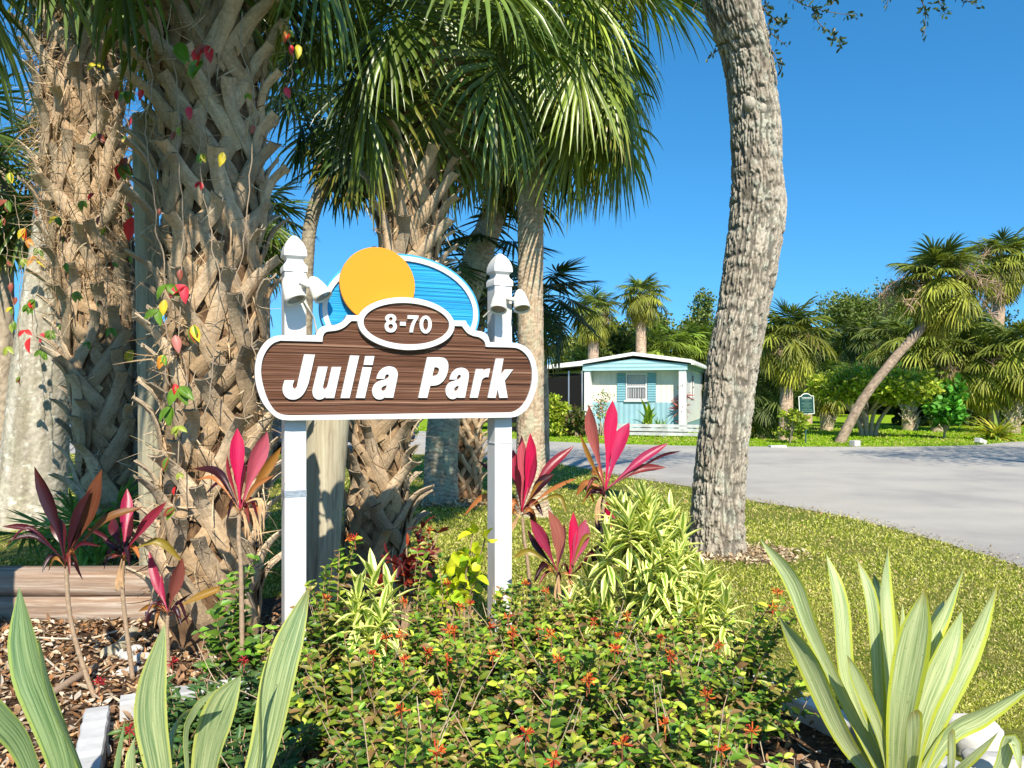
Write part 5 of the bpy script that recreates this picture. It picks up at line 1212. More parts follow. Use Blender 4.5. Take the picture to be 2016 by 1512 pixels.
# low white board fence in front
ft = thing('board_fence', 'low white horizontal board fence along the front of the mobile home', 'fence', HO + np.array([.2, -1.6, 0]), None, HR)
for z_ in (.06, .20, .34): hb('board', [(-.2, 0, z_, 5.0, .03, z_ + .105)], 'whitetimber', ft)
for x_ in (-.15, 1.1, 2.4, 3.7, 4.9): hb('fence_post', [(x_, .031, 0, x_ + .07, .09, .45)], 'whitetimber', ft)
def bush(label, px0, px1, ptop, pbase, Y, cols, n, size, seed, cat='shrub', name='leafy_shrub', group='shrubs in front of the mobile home', nl=6, depth=None, stems=4):
    rg = np.random.default_rng(seed); a = P(px0, ptop, Y); b = P(px1, pbase, Y); cx = (a[0] + b[0]) / 2; w = b[0] - a[0]; h = a[2] - .05; t = thing(name, label, cat, (cx, Y, 0), group)
    lob = [(cx + rg.uniform(-.32, .32) * w, Y + rg.uniform(-.2, .2) * (depth or w), h * rg.uniform(.25, .75), w * .22, (depth or w) * .22, h * .25) for _ in range(nl)]
    crownleaf('foliage', t, lob, n, size, cols, seed, 'far', .4, 8, .55, .3)
    mb = MB()
    for i in range(stems): l = lob[i % nl]; mb.tube(catmull([(cx + rg.normal(0, .05), Y, -.02), ((cx + l[0]) / 2, Y, h * .3), l[:3]], 6), np.linspace(.025, .01, 6), 5, c=(.3, .24, .16))
    mb.build('stems', M['stem'], t); return t
bush('tall green and yellow hedge below the screened porch, right beside the ringed palm', 1072, 1120, 770, 862, 26.5, YG, 2200, .16, 401, nl=8, depth=1)
bush('dark glossy hedge between the yellow hedge and the flowering shrub', 1112, 1160, 795, 868, 26.2, [(.06, .10, .02), (.12, .15, .03), (.16, .10, .05)], 2000, .14, 402, nl=8, depth=1)
bush('thin tall shrub with small pink flowers against the left of the home', 1163, 1208, 745, 855, 26.8, [(.14, .24, .04), (.20, .30, .05), (.75, .30, .25), (.1, .18, .03)], 420, .09, 403, nl=9, depth=.5)
def pot(label, px, py, r, h, Y=None):
    c = G(px, py); mb = MB(); lathe(mb, c, (0, 0, 1), [(0, 0), (0, r * .7), (h, r), (h, r * 1.08), (h * 1.1, r * 1.08), (h * 1.1, r * .9), (h * .95, r * .9), (h * .95, 0)], 18)
    return tag(mb.build('plant_pot', M['pot'], None), label, 'plant pot', 'dark pots by the board fence')
pot('dark plant pot holding the yellow green banana-like plant', 1272, 855, .17, .24); pot('dark blue plant pot holding the small feathery plant', 1301, 857, .19, .2)
strappy(P(1272, 840, 28.0) * [1, 1, 1], 9, 1.15, .16, [(.45, .50, .05), (.26, .38, .04)], 311, 'yellow green large leaved plant in the dark pot before the blue wall', 'potted_plant', 'potted plant', el=(1.45, .95), curl=.35)
strappy(G(1301, 857) + [0, 0, .2], 40, .5, .04, [(.20, .34, .05)], 312, 'small feathery green plant in the dark blue pot', 'potted_plant', 'potted plant', el=(1.4, .7), curl=.5)
t = thing('ti_plant', 'red leaved ti plant in front of the right corner of the mobile home', 'plant', G(1346, 856)); mb = MB(); b0 = G(1346, 856)
mb.tube(catmull([b0, b0 + [.05, 0, .7], b0 + [-.05, 0, 1.3]], 8), .02, 6, c=(.4, .3, .2)); mb.build('stem', M['stem'], t); mb = MB(); rg = np.random.default_rng(5)
for zc, nn_ in ((.35, 20), (.95, 34), (1.4, 26)):
    n = nn_; d = rdir(n, .5, rg); leaves(mb, np.repeat((b0 + [rg.uniform(-.15, .15), 0, zc])[None], n, 0), d, rdir(n, .6, rg), .42, .06, pick([(.42, .10, .10), (.5, .22, .14), (.3, .06, .07)], n, .3, rg), .5, .2)
mb.build('leaves', M['far'], t)
# lighthouse ornament
LO = G(1230, 838); t = thing('lighthouse_ornament', 'small white and dark banded lighthouse ornament at the blue wall', 'garden ornament', LO)
mb = MB(); lathe(mb, LO, (0, 0, 1), [(0, 0), (0, .14), (.05, .14), (.05, .11), (.50, .075), (.50, .10), (.53, .10), (.53, 0)], 16); mb.build('tower', M['roofw'], t)
mb = MB(); lathe(mb, LO + [0, 0, .30], (0, 0, 1), [(0, .093), (0, .095), (.08, .089), (.08, .087)], 16); mb.build('band', M['lampred'], t)
mb = MB(); lathe(mb, LO + [0, 0, .531], (0, 0, 1), [(0, 0), (0, .05), (.09, .05), (.10, .07), (.16, 0)], 16); mb.build('lantern', M['black'], t)

# blue grey house and parked cars seen in slivers on the left
HL = thing('blue_house', 'blue grey clapboard house glimpsed at the left edge behind the grey trunk', 'house', (-20, 33, 0))
mb = MB(); mb.box(-27, 33, 0, -14.5, 40, 3.0); mb.build('wall', M['sidingn'], HL, False)
mb = MB(); V = [(-27.4, 32.5, 3.0), (-14.1, 32.5, 3.0), (-14.1, 36.5, 4.0), (-27.4, 36.5, 4.0), (-14.1, 40.5, 3.0), (-27.4, 40.5, 3.0)]
mb.add(V, q=[(0, 1, 2, 3), (3, 2, 4, 5)], t=[]); mb.add([(x, y, z - .12) for x, y, z in V], q=[(3, 2, 1, 0), (5, 4, 2, 3)]); mb.build('roof', M['roofw'], HL, False)
for x_ in (-24, -19.5, -16.5): 
    mb = MB(); mb.box(x_, 32.94, 1.2, x_ + 1.1, 32.99, 2.3); f_ = mb.build('window', M['whiterim'], HL, False); mb = MB(); mb.box(x_ + .08, 32.92, 1.28, x_ + 1.02, 32.935, 2.22); mb.build('pane', M['glass'], f_, False)
def car(label, cx, Y, rz, paint, zc=1.62, L=4.5):
    t = thing('parked_car', label, 'car', (cx, Y, 0), 'cars parked near the road', rz); W2 = .9
    prof = [(-L / 2, .35), (-L / 2, .80), (-L / 2 + .12, .98), (-L / 2 + .25, 1.02), (-L / 2 + .55, zc - .1), (-L / 2 + .9, zc), (.45, zc), (.75, zc - .08), (1.25, 1.06), (L / 2 - .25, .93), (L / 2 - .04, .78), (L / 2, .45), (L / 2 - .05, .30), (-L / 2 + .05, .30)]
    prof = np.array(prof); n = len(prof); mb = MB(); V = []
    for f_, ins in ((-1, .07), (-.96, 0), (.96, 0), (1, .07)):
        c = prof.mean(0); p = prof + (c - prof) * (ins * .6)
        tw_ = np.where(p[:, 1] > 1.1, .80, 1.0)
        V.append(np.stack([p[:, 0], W2 * f_ * tw_, p[:, 1]], 1))
    V = np.concatenate(V); q = [(k * n + i, k * n + (i + 1) % n, (k + 1) * n + (i + 1) % n, (k + 1) * n + i) for k in range(3) for i in range(n)]
    mb.add(V, q=q); cc = len(V)
    for k in (0, 3): mb.add(np.vstack([V[k * n:(k + 1) * n], V[k * n:(k + 1) * n].mean(0)]), t=[(i, (i + 1) % n, n) for i in range(n)])
    mb.build('body', M[paint], t, False, True)
    for sgn in (-1, 1):
        for pts in ([(-1.55, 1.10), (-.25, 1.10), (-.25, zc - .13), (-1.35, zc - .16)], [(-.15, 1.10), (.98, 1.10), (.62, zc - .13), (-.15, zc - .13)]):
            mb = MB(); v = [(x, sgn * W2 * (.985 if z < 1.2 else .80) + sgn * .012, z) for x, z in pts]; v2 = [(x, y - sgn * .02, z) for x, y, z in v]
            mb.add(v + v2, q=[(0, 1, 2, 3), (7, 6, 5, 4)]); mb.build('window', M['glass'], t, False, True)
        for x in (-L / 2 + .85, L / 2 - .85):
            mb = MB(); lathe(mb, (x, sgn * (W2 - .17), .33), (0, sgn, 0), [(0, 0), (0, .33), (.19, .33), (.20, .30), (.20, .21)], 20); wh = mb.build('wheel', M['black'], t, True, True)
            mb = MB(); lathe(mb, (x, sgn * (W2 - .17), .33), (0, sgn, 0), [(.19, .21), (.21, .19), (.19, .06), (.205, 0)], 20); mb.build('rim', M['silver'], wh, True, True)
        mb = MB(); mb.box(L / 2 - .12, sgn * .78 - .1, .62, L / 2 + .006, sgn * .78 + .1, .76); mb.build('headlight', M['silver'], t, False, True)
        mb = MB(); mb.box(-L / 2 - .006, sgn * .78 - .1, .74, -L / 2 + .1, sgn * .78 + .1, .92); mb.build('tail_light', M['lampred'], t, False, True)
    return t
car('dark blue car parked on the near verge behind the left sign post', -4.7, 19.6, R(4), 'carpaint')
car('black car parked before the blue house at the far left', -15.6, 25.5, R(2), 'carpaint2')
car('black car across the road seen under the right end of the board', -.5, 32.3, R(-3), 'carpaint2')
# utility wire glimpsed beside the right post cap
# trees beyond the right edge of the frame whose shadows cross the road
for i, (x, y, zc, r_) in enumerate([(12.6, 9.6, 8.2, 2.2), (15.3, 11.0, 8.6, 2.4)]):
    t = thing('live_oak', ['live oak standing just outside the right edge, shading the road', 'farther live oak outside the right edge, shading the road'][i], 'tree', (x, y, 0)); mb = MB()
    mb.tube(catmull([(x, y, -.1), (x + .2, y, 3), (x, y + .2, 6), (x, y, zc)], 12), np.linspace(.3, .1, 12), 12, c=(.34, .3, .24)); mb.build('trunk', M['oak'], t)
    crownleaf('crown', t, [(x, y, zc, r_, r_, 1.0), (x - 1.6, y + .9, zc - .3, 1.4, 1.2, .7), (x + 1.5, y - .8, zc, 1.5, 1.2, .8)], 5000, .12, OAKC, 80 + i, spread=.2)
# ================================================================== PLANTS OF THE SIGN BED
PK = (.66, .012, .09); PM = (.42, .022, .08); MA = (.09, .010, .020); DKM = (.038, .008, .014); BRP = (.42, .13, .10); OB = (.36, .17, .035); OLV = (.30, .23, .03); ORB = (.52, .20, .06); PP = (.48, .08, .16)
TI_PROF = [(0, .12), (.12, .10), (.28, .30), (.45, .85), (.6, 1), (.78, .82), (.92, .35), (1, .02)]
def ti_plant(label, ground_px, Y, stem, leaves_, dead=()):
    b = P(*ground_px, Y); b[2] = 0; t = thing('ti_plant', label, 'plant', b, 'red leaved ti plants in the sign bed')
    mb = MB(); sp = [np.array([b[0], b[1], -.02])] + [P(x, y, Y) for x, y in stem]; c = catmull(sp, 40); r = np.linspace(.013, .010, 40) * (1 + .10 * np.sin(np.arange(40) * 2.2))
    mb.tube(c, r, 8, c=(.36, .26, .17)); mb.build('stem', M['stem'], t)
    for base, mid, tip, wpx, col in leaves_:
        rg = random.Random(int(tip[0] * 7 + tip[1])); dy = rg.uniform(-.10, .16); mb = MB()
        cols = [np.array(col) * .9 + np.array((.20, .01, .03)) * .25, np.array(col), np.array(col), np.array(col) * .85 + np.array((.05, .01, 0))]
        tleaf(mb, [base, mid, tip], wpx * .88, (Y, Y + dy * .5, Y + dy), np.array(cols), TI_PROF, .45, 14, [rg.uniform(-.5, .5), -1, rg.uniform(-.1, .7)], rg.uniform(-.5, .5))
        mb.build('leaf', M['ti'], t)
    rg = np.random.default_rng(int(stem[0][0])); bx_, by_ = leaves_[0][0]
    for i in range(7):
        a_ = rg.uniform(-.35, PI + .35); L_ = rg.uniform(26, 52); dx = math.cos(a_) * L_; up = rg.uniform(-14, 16); mb = MB()
        tleaf(mb, [(bx_, by_ + rg.uniform(0, 14)), (bx_ + dx * .55, by_ - up - 8), (bx_ + dx, by_ + rg.uniform(0, 34) - up * .4)], rg.uniform(6, 12), (Y, Y + rg.uniform(-.05, .05), Y + rg.uniform(-.12, .12)), [MA, DKM, OB, ORB, (.20, .04, .03)][i % 5], TI_PROF, .7, 12, [rg.uniform(-.5, .5), -1, .5], rg.uniform(-1, 1))
        mb.build('leaf', M['ti'], t)
    if dead:
        mb = MB()
        for base, mid, tip in dead:
            for k in range(3): o = random.uniform(-6, 6); tleaf(mb, [base, (mid[0] + o, mid[1]), (tip[0] + o * 1.5, tip[1] + o)], 5, Y - .02, (.55, .36, .20), None, .6, 10)
        mb.build('dead_leaves', M['litter'], t)
    return t
B = (128, 1105)
ti_plant('dark maroon ti plant on a long bent stem, leftmost of the ti plants', (192, 1380), 3.75, [(177, 1349), (151, 1270), (136, 1200), (130, 1120)], [
    (B, (103, 1000), (68, 918), 36, DKM), (B, (178, 1005), (201, 924), 38, (.17, .06, .03)), (B, (151, 1030), (180, 962), 32, DKM), (B, (122, 1050), (103, 1020), 34, (.10, .015, .02)), (B, (146, 1060), (160, 1025), 28, DKM),
    (B, (66, 1044), (4, 1036), 15, MA), (B, (72, 1058), (10, 1066), 13, DKM), (B, (206, 1026), (282, 998), 22, (.22, .10, .03)), (B, (60, 1040), (8, 1080), 9, MA), (B, (160, 1070), (200, 1075), 10, MA)])
B = (243, 1092)
ti_plant('ti plant with a magenta spear leaf and an olive drooping one, second from the left', (262, 1330), 4.0, [(257, 1300), (247, 1222), (241, 1160), (242, 1105)], [
    (B, (248, 1020), (250, 962), 28, PM), (B, (229, 1045), (221, 1020), 28, MA), (B, (285, 1035), (328, 988), 24, (.34, .03, .06)), (B, (312, 1066), (360, 1106), 19, OLV), (B, (206, 1056), (172, 1040), 10, MA), (B, (258, 1050), (262, 1010), 18, MA),
    (B, (225, 1075), (202, 1062), 12, DKM)], [((240, 1100), (236, 1140), (235, 1170)), ((246, 1100), (240, 1135), (242, 1160))])
B = (331, 1205)
ti_plant('low ti plant with brownish and olive leaves at the foot of the tall booted palm', (332, 1300), 4.05, [(330, 1270), (329, 1240), (330, 1212)], [
    (B, (311, 1150), (293, 1084), 22, (.38, .03, .08)), (B, (345, 1150), (359, 1098), 30, (.30, .09, .07)), (B, (392, 1175), (450, 1152), 18, (.34, .20, .03)), (B, (302, 1192), (272, 1204), 12, OB), (B, (356, 1186), (378, 1168), 16, DKM), (B, (322, 1170), (318, 1130), 14, PM),
    (B, (300, 1205), (288, 1240), 7, DKM)])
B = (473, 1005)
ti_plant('ti plant with hot pink spear and brownish leaves just left of the left post', (478, 1290), 3.75, [(476, 1220), (474, 1113), (470, 1060), (471, 1015)], [
    (B, (466, 905), (467, 843), 33, PK), (B, (502, 910), (526, 850), 40, (.50, .09, .13)), (B, (520, 930), (553, 880), 24, OB), (B, (476, 940), (480, 908), 36, (.13, .012, .025)), (B, (433, 935), (380, 922), 22, DKM), (B, (440, 950), (402, 975), 12, MA),
    (B, (455, 940), (447, 895), 14, (.35, .03, .05)), (B, (425, 945), (388, 945), 12, ORB), (B, (500, 960), (540, 935), 12, ORB)], [((478, 1000), (500, 1010), (508, 1070)), ((476, 1005), (488, 1030), (490, 1065)), ((480, 990), (512, 985), (512, 1045))])
B = (1027, 1008)
ti_plant('crimson and dark red ti plant right behind the right sign post', (1044, 1245), 4.75, [(1042, 1142), (1032, 1060), (1028, 1020)], [
    (B, (1028, 915), (1027, 858), 22, (.55, .10, .13)), (B, (1044, 915), (1044, 853), 26, PK), (B, (1036, 925), (1038, 888), 32, (.11, .014, .02)), (B, (1078, 925), (1130, 878), 22, (.28, .025, .045)), (B, (1062, 955), (1090, 933), 24, DKM), (B, (1085, 965), (1138, 940), 10, ORB),
    (B, (1096, 975), (1117, 1012), 11, OLV), (B, (1016, 930), (1010, 885), 24, (.35, .015, .05)), (B, (1012, 985), (998, 1032), 13, ORB), (B, (960, 975), (912, 1016), 11, ORB), (B, (1050, 935), (1055, 890), 14, PM), (B, (1055, 965), (1072, 945), 18, OB), (B, (980, 940), (938, 905), 10, MA),
    (B, (1020, 950), (1014, 915), 16, MA)], [((1024, 1010), (1010, 1030), (995, 1050))])
B = (1192, 965); B2 = (1190, 1062)
ti_plant('tallest ti plant with three bright pink upright leaves, left of the striped dracaena', (1180, 1262), 4.45, [(1180, 1163), (1185, 1080), (1187, 1010), (1191, 975)], [
    (B, (1168, 858), (1160, 798), 29, (.46, .12, .11)), (B, (1200, 848), (1206, 788), 31, PK), (B, (1218, 878), (1239, 832), 33, (.56, .025, .11)), (B, (1258, 908), (1316, 872), 21, (.42, .03, .10)), (B, (1292, 902), (1342, 887), 7, MA), (B, (1252, 926), (1312, 920), 19, (.22, .03, .03)),
    (B, (1162, 905), (1142, 855), 11, OB), (B, (1178, 930), (1165, 932), 22, ORB), (B, (1155, 950), (1134, 976), 14, ORB), (B, (1203, 870), (1208, 842), 20, (.85, .05, .18)), (B, (1165, 965), (1170, 992), 8, OB),
    (B2, (1194, 1015), (1195, 985), 17, PK), (B2, (1212, 1010), (1227, 978), 25, (.60, .04, .14)), (B2, (1236, 1000), (1254, 1012), 12, DKM), (B2, (1180, 1040), (1176, 1018), 20, DKM)], [((1188, 965), (1175, 1000), (1178, 1040))])
B = (1097, 1125); B2 = (1120, 1138)
ti_plant('low spreading ti plant of purple pink leaves between the right post and the dracaena', (1105, 1250), 4.3, [(1104, 1200), (1100, 1160), (1098, 1132)], [
    (B, (1070, 1065), (1044, 1022), 28, (.33, .03, .08)), (B, (1098, 1058), (1079, 1004), 32, (.45, .15, .12)), (B, (1046, 1086), (1010, 1098), 14, OLV), (B2, (1127, 1062), (1129, 1008), 23, PK), (B2, (1140, 1070), (1153, 1022), 36, PP), (B2, (1168, 1090), (1207, 1066), 23, (.15, .02, .035)),
    (B2, (1160, 1102), (1188, 1100), 14, DKM), (B, (1062, 1080), (1038, 1042), 18, DKM), (B2, (1145, 1065), (1165, 1050), 12, OLV), (B, (1105, 1080), (1112, 1030), 14, MA)], [((1118, 1140), (1122, 1170), (1118, 1195)), ((1100, 1130), (1096, 1165), (1100, 1190))])

# furcraea (striped spiky) plants
AG_PROF = [(0, .55), (.2, .62), (.45, .9), (.62, 1), (.78, .82), (.92, .36), (1, .015)]
def agave(label, base, Y, lv, mat, tone=(1, 1, 1)):
    b = P(*base, Y); b[2] = 0; t = thing('striped_spiky_plant', label, 'plant', b, 'variegated spiky plants in the foreground')
    for k, (pts, wpx, dy, tw, blunt) in enumerate(lv):
        mb = MB(); rg = random.Random(k * 3 + int(pts[0][0])); pr = AG_PROF if not blunt else [(0, .6), (.3, .8), (.8, 1), (.96, .9), (1, .55)]
        Ys = (Y + .05, Y + dy * .5, Y + dy)
        tleaf(mb, pts, wpx * (.82 if mat == 'agaveL' else .96), Ys, np.array([np.array(tone) * .9] + [np.array(tone)] * 9 + [np.array(tone) * ((.75, .55, .3) if rg.random() < .7 else 1)]) * rg.uniform(.88, 1.06), pr, .42 if not blunt else .3, 18, [rg.uniform(-.6, .6), -1, rg.uniform(-.1, .5)], tw)
        mb.build('leaf', M[mat], t)
    return t
agave('tall striped spiky plant at the bottom right, before the lawn', (1780, 1578), 2.8, [
    ([(1745, 1540), (1608, 1266), (1560, 1143), (1497, 1061)], 37, .15, .3, 0), ([(1752, 1540), (1671, 1359), (1650, 1188), (1627, 1091)], 42, .2, -.5, 0), ([(1735, 1550), (1660, 1452), (1586, 1292), (1534, 1214)], 46, -.1, .8, 0),
    ([(1752, 1545), (1731, 1415), (1716, 1200), (1687, 1098)], 32, .18, .2, 0), ([(1760, 1540), (1745, 1400), (1745, 1230), (1720, 1130)], 50, .3, .1, 0), ([(1765, 1540), (1748, 1300), (1738, 1158), (1749, 1069)], 44, .25, -.9, 0), ([(1770, 1540), (1776, 1300), (1777, 1188)], 18, .35, 0, 0),
    ([(1762, 1560), (1770, 1420), (1794, 1270), (1821, 1158)], 68, -.12, -.15, 0), ([(1785, 1545), (1827, 1284), (1857, 1203), (1898, 1117)], 44, .3, -1.0, 0), ([(1782, 1550), (1816, 1396), (1853, 1303), (1894, 1203)], 62, .05, -.2, 0),
    ([(1790, 1550), (1845, 1400), (1905, 1270), (1965, 1147)], 66, .12, -.7, 0), ([(1795, 1560), (1865, 1445), (1940, 1400), (2060, 1330)], 56, .1, -.9, 0), ([(1775, 1600), (1790, 1500), (1794, 1402)], 52, -.3, .2, 1), ([(1800, 1610), (1858, 1540), (1866, 1446)], 56, -.35, -.2, 1),
    ([(1810, 1590), (1885, 1510), (1966, 1440)], 36, -.15, -.6, 0), ([(1758, 1560), (1730, 1440), (1690, 1345), (1668, 1290)], 30, -.05, .4, 0), ([(1772, 1560), (1720, 1500), (1698, 1440), (1712, 1390)], 30, .2, .5, 0), ([(1820, 1600), (1950, 1540), (1990, 1455), (2010, 1520)], 26, -.1, .2, 0),
    ([(1770, 1550), (1800, 1400), (1835, 1240), (1862, 1180)], 40, .35, .1, 0)], 'agave')
agave('large blue green striped spiky plant at the bottom left corner', (130, 1810), 2.15, [
    ([(170, 1760), (128, 1500), (62, 1310), (38, 1157)], 88, .05, .2, 0), ([(180, 1780), (175, 1560), (110, 1380), (75, 1250)], 50, -.1, .9, 0), ([(130, 1760), (60, 1500), (0, 1410), (-80, 1330)], 66, -.1, -.2, 0), ([(190, 1760), (225, 1560), (247, 1412)], 20, .1, .1, 0), ([(150, 1780), (-40, 1600), (-160, 1500)], 80, -.2, 0, 0), ([(160, 1800), (110, 1640), (60, 1560), (20, 1540)], 60, -.25, .4, 0)], 'agaveL', (.58, .70, .58))
agave('large pale striped spiky plant at the bottom, left of the shrubs', (400, 1800), 2.1, [
    ([(360, 1760), (315, 1520), (298, 1380), (324, 1229)], 74, .08, .25, 0), ([(385, 1770), (405, 1520), (436, 1400), (474, 1330)], 82, .0, -.3, 0), ([(420, 1760), (515, 1500), (558, 1310), (609, 1155)], 84, .12, -.15, 0), ([(400, 1760), (368, 1480), (385, 1400), (427, 1356)], 20, -.1, -.3, 0),
    ([(420, 1760), (508, 1530), (516, 1370), (535, 1268)], 28, -.1, 1.0, 0), ([(380, 1780), (340, 1560), (350, 1430), (402, 1392)], 46, .3, .9, 0), ([(370, 1780), (270, 1620), (262, 1500), (266, 1450)], 40, .15, .5, 0), ([(430, 1790), (560, 1640), (640, 1580)], 60, -.2, 0, 0)], 'agaveL', (.98, .98, .86))

# variegated dracaena mounds
def song(label, pts, Y, seed, nl=24, L=.145, W=.037, group='striped green and cream dracaenas', name='striped_dracaena'):
    rg = np.random.default_rng(seed); c0 = P(np.mean([p[0] for p in pts]), 1000, Y); t = thing(name, label, 'shrub', (c0[0], Y, 0), group); ms = MB(); ml = MB()
    for (x, y, dy) in pts:
        c = P(x, y, Y + dy); ms.tube(catmull([(c0[0] + rg.normal(0, .05), Y + rg.normal(0, .03), 0), ((c0[0] + c[0]) / 2, Y, c[2] * .45), c], 10), np.linspace(.012, .007, 10), 6, c=(.38, .30, .2))
        n = nl; az = np.arange(n) * 2.4 + rg.uniform(0, 6); e = np.linspace(1.3, -.75, n) + rg.normal(0, .12, n)
        d = np.stack([np.cos(az) * np.cos(e), np.sin(az) * np.cos(e), np.sin(e)], 1); nn = np.stack([-np.cos(az) * np.sin(e), -np.sin(az) * np.sin(e), np.cos(e)], 1)
        h = np.linspace(.06, -.10, n)[:, None] * [0, 0, 1.0]; Ls = L * rg.uniform(.8, 1.2, n)
        leaves(ml, c + h, d, nn, Ls, W * rg.uniform(.85, 1.15, n), np.ones((n, 3)) * rg.uniform(.8, 1.15, (n, 1)), np.linspace(.1, .45, n), .22, (0, .15, .4, .7, .9, 1), (.45, .75, 1, .75, .3, .03))
    ml.build('foliage', M['song'], t); ms.build('stems', M['stem'], t); return t
rg = np.random.default_rng(50); pp = []
for i in range(42):
    y = rg.uniform(1010, 1250); hw = 25 + (y - 985) * .62; x = 1265 + rg.uniform(-1, 1) * hw; pp.append((x, y, rg.uniform(-.25, .2)))
pp += [(1262, 1010, 0), (1230, 1030, -.05), (1320, 1040, .05), (1290, 1035, 0), (1190, 1140, -.1), (1170, 1210, -.15), (1200, 1230, -.15)]
song('big mound of cream edged dracaena leaves in front of the oak', pp, 4.15, 51)
song('small cream edged dracaena tuft at the right end of the big mound', [(1385, 1165, 0), (1370, 1200, -.05), (1400, 1205, .05), (1352, 1215, -.05), (1408, 1180, .1), (1380, 1235, -.1)], 4.0, 52, 20)
song('cream edged dracaena tuft just right of the left sign post', [(735, 1165, 0), (705, 1195, -.05), (765, 1195, 0), (700, 1235, -.05), (750, 1235, -.1), (725, 1265, -.1)], 3.5, 53, 22, .13)
# burgundy and lime plants
def rosetteplant(label, pts, Y, seed, cols, L, W, nl, name, mat='leaf', wp=(.3, .6, 1, .6, .1), up=.6, curl=.2):
    rg = np.random.default_rng(seed); c0 = P(np.mean([p[0] for p in pts]), 1000, Y); t = thing(name, label, 'shrub', (c0[0], Y, 0)); ms = MB(); ml = MB()
    for x, y in pts:
        c = P(x, y, Y + rg.uniform(-.12, .12)); st = catmull([(c0[0] + rg.normal(0, .04), Y, 0), ((c0[0] + c[0]) / 2, Y, c[2] * .6), c], 12); ms.tube(st, np.linspace(.009, .004, 12), 5, c=(.34, .24, .15))
        n = nl; b = st[rg.integers(7, 12, n)]; d = rdir(n, up, rg); leaves(ml, b, d, rdir(n, 1.0, rg), L * rg.uniform(.6, 1.2, n), W * rg.uniform(.8, 1.2, n), pick(cols, n, .2, rg), curl, .25, (0, .25, .55, .85, 1), wp)
    ml.build('foliage', M[mat], t); ms.build('stems', M['stem'], t); return t
rosetteplant('glossy burgundy leaved croton between the sign posts', [(770, 1100), (800, 1060), (790, 1110), (830, 1040), (750, 1120), (822, 1090), (850, 1075), (735, 1140), (805, 1130), (862, 1050)], 4.35, 54, [(.13, .015, .018), (.20, .022, .02), (.09, .012, .015), (.34, .06, .02)], .10, .030, 15, 'croton')
rosetteplant('lime yellow broad leaved shrub just left of the right sign post', [(900, 1080), (930, 1050), (955, 1060), (920, 1100), (880, 1120), (945, 1110), (870, 1160), (900, 1150), (840, 1160), (930, 1150)], 4.25, 55, [(.46, .54, .02), (.56, .58, .03), (.28, .44, .02)], .085, .055, 10, 'lime_leaved_shrub', wp=(.3, .95, 1, .5, .1))

